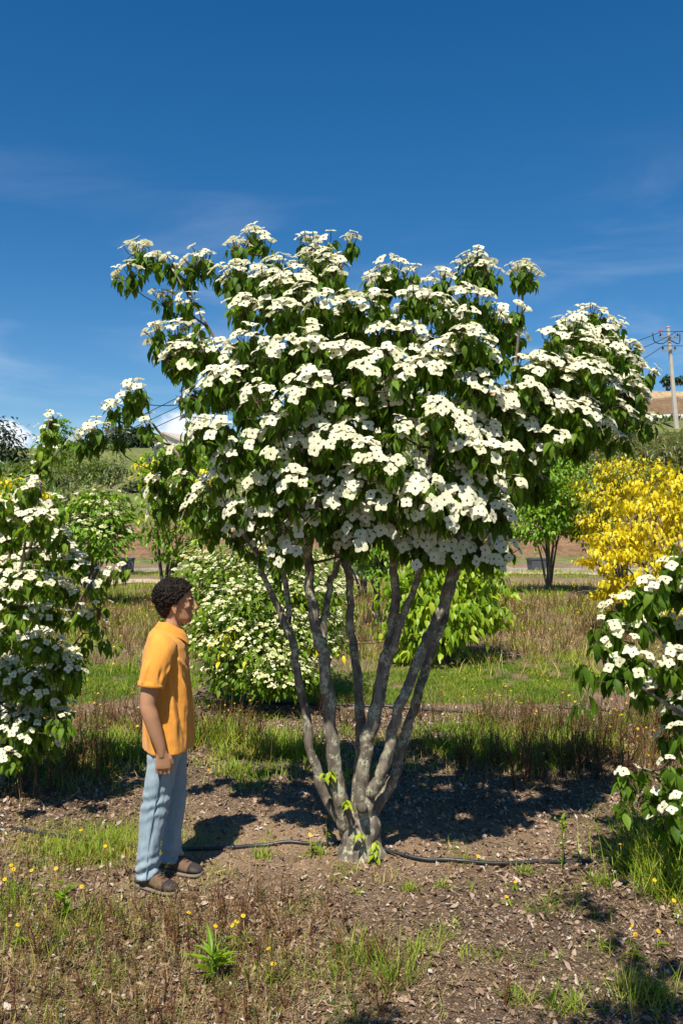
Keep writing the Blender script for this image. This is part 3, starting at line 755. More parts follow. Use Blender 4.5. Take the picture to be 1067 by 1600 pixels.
# cut stub, and leafy shoots from the base
b = Batch(); P = np.array([at(566, 1262, 5.02), at(566, 1262, 4.93)]) - B0
b.add(*tube(np.vstack([P[0], P.mean(0), P[1]]), [.034, .03, .026], 10, 0.1)); b.obj('stub', [M['bark2']], main_tree)
def shoot(parent, p, h, nl, s0, matl):
    b = Batch(); p = np.asarray(p); tip = p + np.array([RS.uniform(-.03, .03), RS.uniform(-.03, 0), h])
    V, F = tube(np.array([p, (p + tip) / 2 + [0.01, 0, 0], tip]), [.004, .003, .002], 5); b.add(V, F, 0.2)
    t = np.linspace(0.15, 1, nl); base_ = p + (tip - p) * t[:, None]; az = np.arange(nl) * 2.4 + RS.rand()
    d = np.c_[np.cos(az), np.sin(az) - .3, RS.uniform(-.7, .1, nl)]
    b.inst(LEAF[1], frames(d, np.tile([0, 0, 1.], (nl, 1))), base_, RS.uniform(.7, 1.2, nl) * s0, RS.uniform(.5, 1, nl))
    return b.obj('shoot', [matl], parent)
for (px, py, D, h, nl, s0) in ((585, 1348, 5.0, .14, 14, .06), (564, 1306, 5.0, .02, 5, .06), (518, 1215, 5.0, .05, 6, .075), (540, 1262, 5.0, .05, 6, .06), (550, 1262, 4.95, .02, 3, .05), (512, 1222, 4.98, .06, 5, .06)):
    shoot(main_tree, at(px, py, D) - B0, h, nl, s0, M['lime'])

# ---- the neighbour reaching in at one side, and the one at the other
def mkpads2(txt, D0, D1, ax, k0, pf=None):
    out = []
    for ln in txt.replace('\n', '').split(';'):
        v = [float(q) for q in ln.split()]
        D = RS.uniform(D0, D1) if len(v) < 4 else v[3]
        out.append(mkpad(v[0], v[1], v[2], D, pf=(v[4] if len(v) > 4 else pf), k=k0 * RS.uniform(.7, 1.3), ax=ax))
    return out
RT = """1056 842 24;1040 868 22;1000 905 34;958 930 26;1050 905 30;938 962 24;1010 945 34;1055 955 30;965 985 26;925 988 13 4.4 0;908 1028 11 4.3 0;903 1076 9 4.25 0;948 1035 22 4.4 .6;985 1015 32;1000 1050 34;1050 1015 34;1062 1060 28;
1052 1095 22;1062 1130 24;1040 1140 18;1046 1180 20;1062 1210 24;985 1198 20;966 1236 9 4.5 .3;1015 1225 22 4.6 .4;1055 1250 24;1000 1180 14;1030 1270 18 4.8 .3;1065 1290 20 4.9 .3;1085 880 40;1110 930 45;1100 1000 45;1090 1070 40;1110 1140 45;1100 1210 40;1150 900 50;
1160 980 50;1150 1060 50;1160 1150 50;1140 1220 45;1220 880 60;1230 960 60;1240 1050 60;1230 1150 60;1200 830 50;1130 830 40;1290 930 60;1300 1040 60"""
rp_ = mkpads2(RT, 4.35, 4.95, np.array([2.75, 5.0]), 0.3, 0.72)
rb = np.array([2.75, 5.0, 0.0]); rb[2] = float(terr(rb[0], rb[1]))
def fan(base, tips, r0, r1, bend=0.35, seed=1):
    rs = np.random.RandomState(seed); out = []
    for t in tips:
        t = np.asarray(t, float); m = base + (t - base) * 0.45 + np.array([0, 0, bend * 0.4]) * (t[2] - base[2]) * 0.5 + rs.normal(0, .03, 3)
        m[:2] = base[:2] + (t[:2] - base[:2]) * 0.33
        out.append(([base + np.append(rs.normal(0, .04, 2), -0.06), base + (m - base) * .5 + rs.normal(0, .02, 3), m, (m + t) / 2 + rs.normal(0, .03, 3), t], [r0, r0 * .8, r0 * .62, r0 * .4, r1]))
    return out
dogwood('dogwood_tree', 'dogwood bough of dark drooping leaves and white flowers, shading tall grass beside the hose end', 'tree', rb,
        fan(rb, [at(1060, 850, 4.6), at(985, 950, 4.6), at(945, 1035, 4.45), at(1005, 1200, 4.6), at(1180, 900, 4.8), at(1230, 1050, 4.9), at(1250, 860, 5.0)], .035, .006, seed=4),
        rp_, 5, M['leaf'], fsize=(0.058, 0.08), lsize=(0.07, 0.108), zmin=0.5, per=6, dens=0.95)
LT = """80 641 14;76 662 16;70 684 16;62 712 20;88 694 10;46 745 26;28 768 34;82 770 24;8 792 30;56 795 32;22 822 38;90 822 30;62 850 38;108 852 28;10 868 34;45 890 42;96 905 34;28 930 36;78 940 36;128 868 20;
172 885 16 6.0;150 905 16 6.0;188 880 12 6.0;158 935 13 6.0;128 946 18 6.0;150 962 15 6.0;138 985 13 6.1 .4;170 990 15 6.1 .3;120 1010 15 6.1 .4;20 970 42;70 985 38;40 1015 44;98 1020 36;60 1050 46;118 1050 18;20 1085 44;80 1082 36;42 1112 44;92 1112 22;20 1142 36;62 1142 24;10 1172 22;84 1160 10;
-30 760 40;-60 830 45;-40 900 45;-80 960 50;-40 1030 45;-70 1100 45;-30 1150 40;-120 880 50;-150 980 55;-130 1080 50;-110 780 45;-40 700 35"""
lp_ = mkpads2(LT, 5.3, 6.5, np.array([-2.75, 6.6]), 0.3, 0.72)
lb = np.array([-2.75, 6.7, 0.0]); lb[2] = float(terr(lb[0], lb[1]))
dogwood('dogwood_tree', 'leafy white-flowering dogwood behind the man, its low boughs nearly touching the shaded soil', 'tree', lb,
        fan(lb, [at(78, 650, 6.0), at(50, 760, 5.9), at(150, 890, 6.0), at(130, 990, 6.1), at(95, 1040, 5.7), at(20, 830, 6.6), at(-60, 800, 6.2), at(-120, 960, 6.0), at(30, 1100, 5.5)], .034, .006, seed=8),
        lp_, 9, M['leaf_light'], fsize=(0.052, 0.072), lsize=(0.06, 0.09), zmin=0.5, per=5.2, dens=1.0)

# ---------------------------------------------------------------- trees farther off
def leafy_tree(name, label, base, lobes, leafm, leaf, nleaf, seed, trunk=None, bark='bark2', flowers=0, fsize=0.085, fm='bract_cream', group=None, droop=0.5, clump=0.16,
               layered=0.0, extra=None, cat='tree', fup=0.55):
    """lobes: (px, py, rx_px, ry_px, D) ellipsoids that together make the crown outline"""
    rs = np.random.RandomState(seed); base = np.asarray(base, float)
    root = empty(name, base); tag(root, label, cat, group)
    Ls = []
    for (px, py, rx, ry, D) in lobes:
        c = at(px, py, D); Ls.append((c, np.array([rx, (rx + ry) / 2, ry]) / FPX * D))
    w_ = np.array([l[1][0] * l[1][2] for l in Ls]); w_ /= w_.sum()
    ncl = max(12, nleaf // 22); cl = rs.choice(len(Ls), ncl, p=w_)
    C = np.array([l[0] for l in Ls])[cl]; Rd = np.array([l[1] for l in Ls])[cl]
    u = unit(rs.normal(0, 1, (ncl, 3))); rad = rs.uniform(0.35, 1.0, ncl) ** 0.55
    cc = C + u * Rd * rad[:, None]
    k = rs.randint(0, ncl, nleaf)
    sig = clump * Rd[k].mean(1) * 1.15
    off_ = rs.normal(0, 1, (nleaf, 3)) * sig[:, None] * np.array([1, 1, 0.55 - 0.3 * layered])
    P = cc[k] + off_
    outw = unit(P - C[k])
    hd = unit(outw * np.array([1, 1, .3]) + rs.normal(0, .8, (nleaf, 3)) * np.array([1, 1, .3]))
    d = hd - np.array([0, 0, 1]) * (droop * rs.uniform(0.2, 1.8, nleaf))[:, None]
    ln_ = unit(np.array([0, 0, 1.0]) + hd * 0.6 + rs.normal(0, .3, (nleaf, 3)))
    s_ = leaf * rs.uniform(.7, 1.3, nleaf); kk = rs.randint(0, 2, nleaf)
    tone = np.clip(rs.normal(0.5, 0.22, nleaf) + (rs.rand(ncl)[k] - .5) * 0.35, 0, 1)
    fr_ = frames(d, ln_); b = Batch(); mats = [leafm]
    ex = np.zeros(nleaf, bool)
    if extra:                                   # differently coloured leaf sprays on the same crown
        ex = (rs.rand(ncl) < extra[1])[k] & (P[:, 1] < C[k][:, 1] + 0.2)
    for q in range(2):
        m_ = (kk == q) & ~ex; b.inst(LEAF2[q], fr_[m_], P[m_] - base, s_[m_], tone[m_])
    tag(b.obj('crown', mats, root), kind='stuff')
    if extra:
        b = Batch()
        for q in range(2):
            m_ = (kk == q) & ex; b.inst(LEAF2[q], fr_[m_], P[m_] - base, s_[m_], tone[m_])
        tag(b.obj('coloured_leaves', [extra[0]], root), kind='stuff')
    if flowers:
        k = rs.randint(0, ncl, flowers)
        sg = clump * Rd[k].mean(1) * 1.2
        P2 = cc[k] + rs.normal(0, 1, (flowers, 3)) * sg[:, None] * np.array([1, 1, 0.22]) + np.array([0, 0, 1]) * (sg * 0.75 + fsize * .3)[:, None]
        outw = unit(P2 - C[k]) * np.array([1, 1, 0.2])
        nn = unit(np.array([0, 0, 1.0]) + outw * fup + rs.normal(0, .2, (flowers, 3)))
        b = Batch(); fk = rs.randint(0, 3, flowers); fr2 = frames_up(nn, rs.uniform(0, 6.3, flowers)); rn = rs.rand(flowers)
        for q in range(3):
            m_ = fk == q; b.inst(FLOWER2[q], fr2[m_], P2[m_] - base, fsize * rs.uniform(.8, 1.15, m_.sum()), rn[m_])
        tag(b.obj('blossoms', [M[fm], M['knob']], root), kind='stuff')
    # trunk with limbs running into the crown
    ns, r0 = trunk or (5, 0.05)
    b = Batch()
    tops = [Ls[i % len(Ls)] for i in range(ns)]
    for i in range(ns):
        c, rd = tops[i]; t = c + rs.uniform(-.55, .55, 3) * rd; m_ = base + (t - base) * 0.5; m_[:2] = base[:2] + (t[:2] - base[:2]) * 0.34 + rs.normal(0, .02, 2) * np.linalg.norm(t - base)
        C2 = catmull([base + np.append(rs.normal(0, r0 * .8, 2), -0.15), base + (m_ - base) * .4 + rs.normal(0, .02, 3), m_, (m_ + t) / 2 + rs.normal(0, .04, 3), t], 4)
        b.add(*[(V - base, F) for V, F in [tube(C2, np.linspace(r0, r0 * .12, len(C2)), 7, 0.08, seed + i)]][0])
        for j in range(3):
            q = C2[rs.randint(len(C2) // 2, len(C2) - 1)]; e = c + rs.uniform(-.8, .8, 3) * rd
            b.add(*[(V - base, F) for V, F in [tube(np.array([q, (q + e) / 2 + rs.normal(0, .04, 3), e]), [r0 * .3, r0 * .2, r0 * .06], 5)]][0])
    b.obj('trunk', [M[bark]], root)
    return root
def gb(px, py):
    g = gat(px, py); g[2] = float(terr(g[0], g[1])); return g
def hb(px, D):
    x_ = (px - CX) / FPX * D; return np.array([x_, D, float(terr(x_, D))])

# dense white-flowering shrub just behind the person
g = gb(425, 1086)
leafy_tree('dogwood_shrub', 'low spreading dogwood smothered in small cream flowers, standing behind the slender stems', g,
           [(400, 900, 95, 55, 9.7), (350, 950, 70, 60, 9.4), (430, 960, 100, 70, 9.5), (400, 1020, 95, 52, 9.1), (480, 900, 60, 55, 10.2), (350, 1000, 55, 50, 9.2), (470, 1010, 60, 55, 9.4), (440, 1055, 75, 28, 9.0), (320, 900, 38, 45, 10), (510, 970, 35, 70, 9.9)],
           M['leaf_light'], 0.075, 9000, 21, (9, 0.035), flowers=5200, fsize=0.064, droop=.6, clump=.26, layered=.7, extra=(M['yellow'], 0.03), fup=0.7)
# lime green young dogwood behind the stems
g = gb(690, 1022)
leafy_tree('dogwood_shrub', 'lime green leafy dogwood shrub without flowers, seen between the slender stems', g,
           [(700, 900, 80, 50, 12.6), (690, 960, 85, 50, 12.4), (650, 920, 45, 55, 12.2), (740, 930, 50, 60, 12.6), (700, 860, 75, 35, 12.9), (640, 1000, 40, 25, 12.2)],
           M['lime'], 0.14, 3600, 23, (6, 0.035), droop=.9, clump=.22)
for (px, py, lob, lab, mm, ns, r0, sd) in (
    (587, 978, [(590, 868, 42, 30, 16.5), (575, 850, 40, 30, 16.6)], 'small pale-trunked tree, its leaves hidden among the white-flowering crown', 'green2', 3, .085, 31),
    (566, 935, [(570, 862, 40, 22, 23), (540, 850, 40, 25, 23)], 'thin dark-stemmed sapling beside a grey planter on the far track', 'green2', 5, .05, 33)):
    leafy_tree('young_tree', lab, gb(px, py), lob, M[mm], 0.11, 800, sd, (ns, r0))
# green tree and yellow trees by the track
leafy_tree('dogwood_tree', 'bright green dogwood with open branched trunk, beside the yellow trees', gb(858, 924),
           [(865, 770, 62, 48, 25.5), (850, 740, 45, 30, 25), (840, 810, 48, 35, 25), (895, 800, 45, 40, 26), (880, 725, 30, 22, 25.5)], M['green2'], 0.15, 6500, 35, (9, 0.05), droop=.5, clump=.2)
leafy_tree('dogwood_tree', 'golden yellow dogwood with greenish inner leaves, between the bright green dogwood and the reeds', gb(975, 925),
           [(945, 760, 55, 45, 24), (985, 745, 55, 35, 24.5), (930, 800, 45, 35, 23.5), (960, 830, 50, 35, 23.5)], M['yellow'], 0.12, 4200, 37, (6, 0.07), droop=.7, clump=.17, extra=(M['olive'], .3))
leafy_tree('dogwood_tree', 'deep yellow large-leaved dogwood in front of the reeds, overlapped by the flowering bough', gb(1050, 985),
           [(1040, 760, 60, 45, 16), (1020, 810, 60, 45, 15.6), (960, 850, 50, 30, 15.4), (1000, 880, 60, 35, 15.2), (1060, 850, 60, 60, 15.6), (930, 870, 30, 22, 15.3), (990, 920, 40, 25, 15.2), (940, 905, 22, 30, 15.2), (1100, 800, 60, 70, 16), (1060, 950, 50, 40, 15.4)],
           M['yellow'], 0.11, 5200, 39, (7, 0.05), droop=.95, clump=.18)
# trees seen past the person
leafy_tree('dogwood_tree', 'cream-flowering yellow-green dogwood on pale stems beside the gravel path', gb(138, 940),
           [(150, 800, 48, 40, 21), (165, 840, 40, 40, 21), (130, 830, 40, 40, 21), (180, 815, 30, 35, 21.5), (160, 790, 50, 22, 21.5)], M['green2'], 0.14, 2400, 41, (8, 0.075), flowers=700, fsize=.13, droop=.4, clump=.2, layered=.8)
leafy_tree('young_tree', 'slender green tree splashed with yellow leaves, standing behind the man beside the path', gb(258, 925),
           [(260, 800, 38, 70, 24), (300, 770, 42, 50, 23.5), (250, 740, 32, 40, 24.5), (320, 740, 34, 35, 23), (315, 820, 32, 36, 23), (280, 850, 30, 25, 24)], M['green2'], 0.16, 2800, 43, (6, 0.07), droop=.6, clump=.22, extra=(M['yellow'], .25))
leafy_tree('bare_tree', 'sparse twiggy tree with thin fawn branches in front of the grassy slope', hb(112, 33),
           [(115, 760, 45, 45, 33), (150, 740, 45, 30, 33), (100, 730, 35, 25, 33.5), (190, 725, 25, 18, 33)], M['olive'], 0.16, 1100, 45, (12, 0.07), droop=.3, clump=.24)
leafy_tree('yellow_tree', 'yellow-leaved tree half hidden behind the leafy flowering dogwood', hb(15, 20),
           [(10, 780, 36, 36, 20), (40, 770, 26, 24, 20), (-30, 800, 50, 50, 20), (65, 790, 16, 20, 20)], M['yellow'], 0.15, 1100, 47, (5, 0.06), droop=.7, clump=.22, extra=(M['green2'], .4))
# hill crest trees
for (px, D, lob, lab, mm, lf, nl, sd) in (
    (197, 86, [(198, 690, 32, 26, 86), (182, 705, 24, 20, 86), (215, 705, 24, 18, 86)], 'round dark evergreen on the ridge beside the white house', 'dark', .5, 2600, 51),
    (88, 80, [(92, 705, 18, 40, 80), (85, 740, 30, 30, 80), (100, 680, 12, 25, 80)], 'narrow mid-green tree rising on the slope among thorny scrub', 'green2', .42, 2000, 52),
    (10, 70, [(8, 700, 24, 45, 70), (28, 715, 15, 25, 70), (-20, 720, 40, 60, 70), (5, 740, 40, 30, 70)], 'tall bluish-green tree standing at the foot of the left ridge'.replace('left ', ''), 'dark', .42, 2600, 53),
    (50, 60, [(55, 745, 45, 22, 60), (20, 755, 40, 22, 60), (90, 760, 40, 22, 60)], 'rusty olive scrub tree below the narrow green tree', 'olive', .34, 2200, 54),
    (340, 84, [(342, 690, 26, 26, 84), (365, 705, 30, 24, 84)], 'dark green tree on the ridge beside the twin concrete posts', 'dark', .5, 1800, 55),
    (255, 68, [(255, 735, 30, 26, 68), (282, 712, 32, 18, 70), (235, 750, 20, 22, 66)], 'yellow-green bush on the slope below the white house', 'lime', .36, 1900, 56),
    (1042, 108, [(1042, 594, 9, 6, 108), (1056, 596, 8, 6, 108)], 'small round bush on top of the sandy cutting beside the pole', 'dark', .4, 500, 57),
    (1085, 108, [(1072, 594, 8, 8, 108), (1095, 590, 16, 10, 108)], 'dark bush crowning the sandy cutting at its far end', 'dark', .4, 600, 58),
    (150, 62, [(150, 742, 26, 18, 62), (172, 752, 22, 14, 62)], 'low olive bush on the grassy slope beside the sparse twiggy tree', 'olive', .3, 1500, 61),
    (215, 58, [(216, 770, 20, 20, 58), (200, 785, 16, 14, 58)], 'dark rounded bush at the foot of the grassy slope', 'dark', .3, 1300, 62),
    (120, 52, [(120, 800, 30, 22, 52), (85, 790, 26, 22, 52)], 'broad yellow-green bush just above the earth bank', 'green2', .3, 1500, 63),
    (885, 58, [(885, 690, 26, 14, 58), (860, 700, 22, 14, 58)], 'low bush on the slope above the bright green dogwood', 'olive', .3, 1400, 64),
    (430, 80, [(430, 700, 60, 40, 80), (500, 690, 60, 40, 80)], 'broad green tree on the slope, mostly hidden behind the white bloom', 'green2', .45, 1800, 59),
    (760, 74, [(790, 700, 60, 40, 74), (720, 690, 60, 40, 74)], 'broad olive tree on the slope, mostly hidden behind the flowering crown', 'olive', .45, 1800, 60),
):
    leafy_tree('hill_tree', lab, hb(px, D), lob, M[mm], lf, nl, sd, (4, 0.16), droop=.3, clump=.24, group='trees on the far hillside')
# reeds
rs = np.random.RandomState(77)
b = Batch(); n = 2600
px = rs.uniform(925, 1130, n); D = rs.uniform(54, 63, n); X = (px - CX) / FPX * D; Z = terr(X, D); h = rs.uniform(1.6, 3.1, n) * (0.75 + .5 * fbm(X * .3, D * .3, 6))
P0 = np.c_[X, D, Z]; P1 = P0 + np.c_[rs.normal(0, .35, n), rs.normal(0, .35, n), h]
V, F = prisms(P0, P1, .035, .012); b.add(V, F, np.repeat(rs.uniform(.5, 1, n), 6))
m = 7 * n; k = rs.randint(0, n, m); t = rs.uniform(.25, 1, m)[:, None]; az = rs.uniform(0, 6.28, m)
d = np.c_[np.cos(az), np.sin(az), rs.uniform(-.3, .9, m)]
b.inst(LEAF2[1], frames(d, np.tile([0, 0, 1.], (m, 1))), (P0[k] + (P1[k] - P0[k]) * t), np.c_[np.full(m, .35), np.full(m, 1.) , np.full(m, 1.)] * rs.uniform(.5, .9, (m, 1)), rs.rand(m))
tag(b.obj('reeds', [M['reed']]), 'thicket of grey-green giant reeds below the roadside pole', 'reeds', kind='stuff')
# scrub on the slope
b = Batch(); n = 9000; X = rs.uniform(-45, 45, n); Y = rs.uniform(47, 84, n); keep = fbm(X * .12, Y * .12, 14) > .47; X, Y = X[keep], Y[keep]; n = len(X)
az = rs.uniform(0, 6.28, n); d = np.c_[np.cos(az) * .5, np.sin(az) * .5, rs.uniform(.4, 1.2, n)]
b.inst(LEAF2[0], frames(d, np.c_[np.cos(az + 1.5), np.sin(az + 1.5), np.zeros(n)]), np.c_[X, Y, terr(X, Y) - .05], np.c_[rs.uniform(.4, 1, n), rs.uniform(.5, 1.3, n), np.ones(n)], rs.rand(n))
tag(b.obj('scrub', [M['olive']]), 'rough olive-green scrub and long grass covering the far slope', 'scrub', kind='stuff')
# ---------------------------------------------------------------- ground cover
rs = np.random.RandomState(5)
def frustum_pts(n, D0, D1, rs, side=0.46, pad=1.25):
    D = np.sqrt(rs.uniform(D0 ** 2, D1 ** 2, n)); X = rs.uniform(-1, 1, n) * (D * side + pad)
    return X, D
BLADE = [dict(V=np.array([[-.5, 0, 0], [.5, 0, 0], [-.36, .5, -.05 - b_ * .2], [.36, .5, -.05 - b_ * .2], [0, 1, -.1 - b_ * .8]], float),
              F=[np.array([[0, 1, 3, 2]]), np.array([[2, 3, 4]])], mi=[0, 0]) for b_ in (.15, .4, .7)]
def blades(b, X, Y, h, w_, rnd, rs, lean=0.45, z0=-0.005):
    n = len(X); az = rs.uniform(0, 6.28, n); ln_ = rs.uniform(0.05, 1, n) * lean
    d = np.c_[np.cos(az) * ln_, np.sin(az) * ln_, np.ones(n)]; nn = np.c_[-np.cos(az), -np.sin(az), np.full(n, .2)]
    fr_ = frames(d, nn); P = np.c_[X, Y, terr(X, Y) + z0]; k = rs.randint(0, 3, n)
    S = np.c_[w_ * np.ones(n), h, h]
    for q in range(3):
        m_ = k == q; b.inst(BLADE[q], fr_[m_], P[m_], S[m_], rnd[m_])
b = Batch()
for (n, D0, D1, h0, h1, w_, gm) in ((190000, 3.0, 6.3, .02, .085, .0042, 1.0), (200000, 6.3, 13.2, .035, .13, .0085, 1.0), (110000, 13.2, 40, .06, .2, .02, 1.0)):
    n = int(n * 1.38); X, Y = frustum_pts(n, D0, D1, rs); g_ = zone_green(X, Y); keep = rs.rand(n) < g_ ** 1.2 * gm; X, Y, g_ = X[keep], Y[keep], g_[keep]
    tallness = 0.55 + 1.1 * fbm(X * 1.7, Y * 1.7, 61)
    band = np.where((Y > 9) & (Y < 12.5), .55, 1.0)
    h = rs.uniform(h0, h1, len(X)) * tallness * band
    dryish = np.clip(fbm(X * 2.3, Y * 2.3, 63) * 0.9 + rs.normal(0, .18, len(X)) - np.where((Y > 9) & (Y < 12.5), .22, 0.02), 0, 1)
    blades(b, X, Y, h, w_, dryish, rs, 0.9)
# taller tussocks
for (cx_, cy_, r_, n, hh) in [(*gat(560, 1500)[:2], .10, 80, .2), (*gat(610, 1530)[:2], .12, 110, .22), (*gat(650, 1490)[:2], .07, 50, .16), (*gat(520, 1530)[:2], .08, 50, .16),
                              (*gat(1030, 1370)[:2], .22, 420, .34), (*gat(1060, 1330)[:2], .25, 420, .4), (*gat(1045, 1400)[:2], .16, 200, .26), (*gat(130, 1330)[:2], .25, 420, .13),
                              (*gat(180, 1318)[:2], .2, 320, .12), (*gat(60, 1480)[:2], .3, 190, .16), (*gat(150, 1440)[:2], .2, 110, .15), (*gat(100, 1560)[:2], .22, 90, .14), (*gat(20, 1420)[:2], .2, 160, .18),
                              (*gat(760, 1180)[:2], .3, 420, .3), (*gat(830, 1190)[:2], .4, 520, .24), (*gat(700, 1170)[:2], .2, 200, .3), (*gat(900, 1170)[:2], .3, 300, .22), (*gat(430, 1170)[:2], .35, 420, .3),
                              (*gat(340, 1160)[:2], .35, 420, .3), (*gat(180, 1180)[:2], .45, 520, .25), (*gat(640, 1390)[:2], .05, 90, .07), (*gat(410, 1335)[:2], .07, 110, .08), (*gat(500, 1335)[:2], .05, 60, .08),
                              (*gat(820, 1365)[:2], .06, 100, .07), (*gat(940, 1380)[:2], .10, 130, .08), (*gat(690, 1385)[:2], .05, 70, .05), (*gat(560, 1395)[:2], .04, 60, .05), (*gat(880, 1575)[:2], .1, 120, .14),
                              (*gat(810, 1560)[:2], .06, 70, .1), (*gat(1000, 1560)[:2], .15, 200, .18), (*gat(470, 1180)[:2], .2, 220, .25), (*gat(545, 1215)[:2], .2, 120, .12)]:
    X = cx_ + rs.normal(0, r_ * .55, n); Y = cy_ + rs.normal(0, r_ * .5, n)
    blades(b, X, Y, rs.uniform(.35, 1.1, n) * hh, 0.0048 + 0.0016 * max(0, cy_ - 4), np.clip(rs.normal(.38, .22, n), 0, 1), rs, .75)
X = rs.uniform(-20, 20, 9000); Y = np.where(rs.rand(9000) < .5, 28.4, 35.6) + rs.normal(0, 1.0, 9000)
blades(b, X, Y, rs.uniform(.08, .32, 9000), .02, np.clip(rs.normal(.6, .25, 9000), 0, 1), rs, .8)
for i in range(260):
    cy_ = rs.uniform(11, 27); cx_ = rs.uniform(-.45, .45) * cy_; n = 26
    blades(b, cx_ + rs.normal(0, .12, n), cy_ + rs.normal(0, .12, n), rs.uniform(.12, .42, n), .012, np.clip(rs.normal(rs.uniform(.2, .8), .15, n), 0, 1), rs, .8)
tag(b.obj('grass', [M['grass']]), 'green and straw-coloured grass growing in strips and tufts', 'grass', kind='stuff')
b = Batch()
for (n, D0, D1, w_, h1) in ((60000, 3.0, 6.0, .0032, .10), (60000, 6, 11, .005, .2), (80000, 11, 26, .011, .28)):
    n = int(n * 1.38); X, Y = frustum_pts(n, D0, D1, rs); keep = rs.rand(n) < zone_dry(X, Y) * .6 + .015; X, Y = X[keep], Y[keep]
    blades(b, X, Y, rs.uniform(.3, 1, len(X)) * h1, w_, rs.rand(len(X)), rs, 1.5)
X, Y = frustum_pts(12500, 2.8, 6.5, rs); n = len(X); az = rs.uniform(0, 6.28, n)          # straws lying on the soil
keep = rs.rand(n) < .25 + .75 * zone_dry(X, Y); X, Y, az = X[keep], Y[keep], az[keep]; n = len(X)
b.inst(BLADE[0], frames(np.c_[np.cos(az), np.sin(az), rs.uniform(-.05, .25, n)], np.tile([0, 0, 1.], (n, 1))), np.c_[X, Y, terr(X, Y) + .012], np.c_[np.full(n, .0036), rs.uniform(.05, .2, n), np.full(n, .1)], rs.rand(n))
tag(b.obj('dry_grass', [M['drygrass']]), 'dry straw and withered grass among the weeds', 'dry grass', kind='stuff')

def weed_shape(seed, nst=3):
    r_ = np.random.RandomState(seed); b = Batch()
    for s_ in range(nst):
        tip = np.array([r_.normal(0, .16), r_.normal(0, .16), r_.uniform(.6, 1.0)]); mid = tip * .5 + np.append(r_.normal(0, .03, 2), .03)
        for p, q, r0, r1 in ((np.zeros(3), mid, .011, .009), (mid, tip, .009, .004)):
            b.add(*prisms(p[None], q[None], r0, r1), r_.uniform(-.15, .15))
        n = 16; t = r_.uniform(.12, 1, n)[:, None]; P = np.where(t < .5, mid * t * 2, mid + (tip - mid) * (t * 2 - 1)); az = r_.uniform(0, 6.28, n)
        d = np.c_[np.cos(az), np.sin(az), r_.uniform(-.1, 1.2, n)]
        b.inst(BLADE[1], frames(d, np.tile([0, 0, 1.], (n, 1))), P, np.c_[np.full(n, .022), r_.uniform(.05, .13, n), np.full(n, .08)], r_.uniform(-.25, .25, n))
    V = np.concatenate(b.V); return dict(V=V, F=b.F, mi=[0] * len(b.F), rnd=np.concatenate(b.rnd))
WEED = [weed_shape(s, 1 + s % 3) for s in range(5)]
b = Batch()
for (n, D0, D1, h0, h1) in ((2600, 3.0, 5.0, .08, .24), (4600, 6.2, 9.4, .15, .42), (5200, 11.5, 26, .2, .5)):
    n = int(n * 1.38); X, Y = frustum_pts(n, D0, D1, rs); keep = rs.rand(n) < zone_dry(X, Y) * .8; X, Y = X[keep], Y[keep]; n = len(X); k = rs.randint(0, 5, n)
    fr_ = frames_up(np.c_[rs.normal(0, .15, n), rs.normal(0, .15, n), np.ones(n)], rs.uniform(0, 6.28, n)); rn = rs.uniform(.1, 1, n)
    P = np.c_[X, Y, terr(X, Y) - .01]; S = rs.uniform(h0, h1, n)
    for q in range(5):
        m_ = k == q; b.inst(WEED[q], fr_[m_], P[m_], S[m_], rn[m_])
tag(b.obj('weeds', [M['redstem']]), 'reddish brown seeding weeds standing in the dry strips', 'weeds', kind='stuff')
# small yellow flowers too many to count
def daisy_shape(np_=7):
    V = [[0, 0, .02]]; t = []
    for j in range(np_):
        a = j * 6.283 / np_; w_ = .30
        V += [[math.cos(a - w_) * .28, math.sin(a - w_) * .28, .0], [math.cos(a) * .5, math.sin(a) * .5, .06], [math.cos(a + w_) * .28, math.sin(a + w_) * .28, .0]]
        k = 1 + j * 3; t += [[0, k, k + 1], [0, k + 1, k + 2]]
    return dict(V=np.array(V, float), F=[np.array(t)], mi=[0])
DAISY = daisy_shape()
b = Batch()
for (n, D0, D1, s_, h0, h1) in ((90, 5.6, 6.6, .025, .1, .3), (900, 6.4, 9.6, .026, .15, .42), (1900, 10.5, 24, .034, .15, .5)):
    n = int(n * 1.38); X, Y = frustum_pts(n, D0, D1, rs); keep = rs.rand(n) < zone_dry(X, Y) * .55 + .05; X, Y = X[keep], Y[keep]; n = len(X)
    h = rs.uniform(h0, h1, n); P = np.c_[X, Y, terr(X, Y)]; T = P + np.c_[rs.normal(0, .04, n), rs.normal(0, .04, n), h]
    V, F = prisms(P, T, .0025 + .0002 * D1 / 4, .002); b.add(V, F, np.repeat(rs.uniform(.7, 1, n), 6), 1)
    nn = unit(np.c_[rs.normal(0, .4, n), rs.normal(-.5, .4, n), np.ones(n)])
    b.inst(DAISY, frames_up(nn, rs.uniform(0, 6, n)), T, s_ * rs.uniform(.7, 1.3, n), rs.rand(n))
tag(b.obj('wildflowers', [M['petal_yellow'], M['redstem']]), 'tiny yellow wildflowers dotted through the dry weeds', 'wildflowers', kind='stuff')
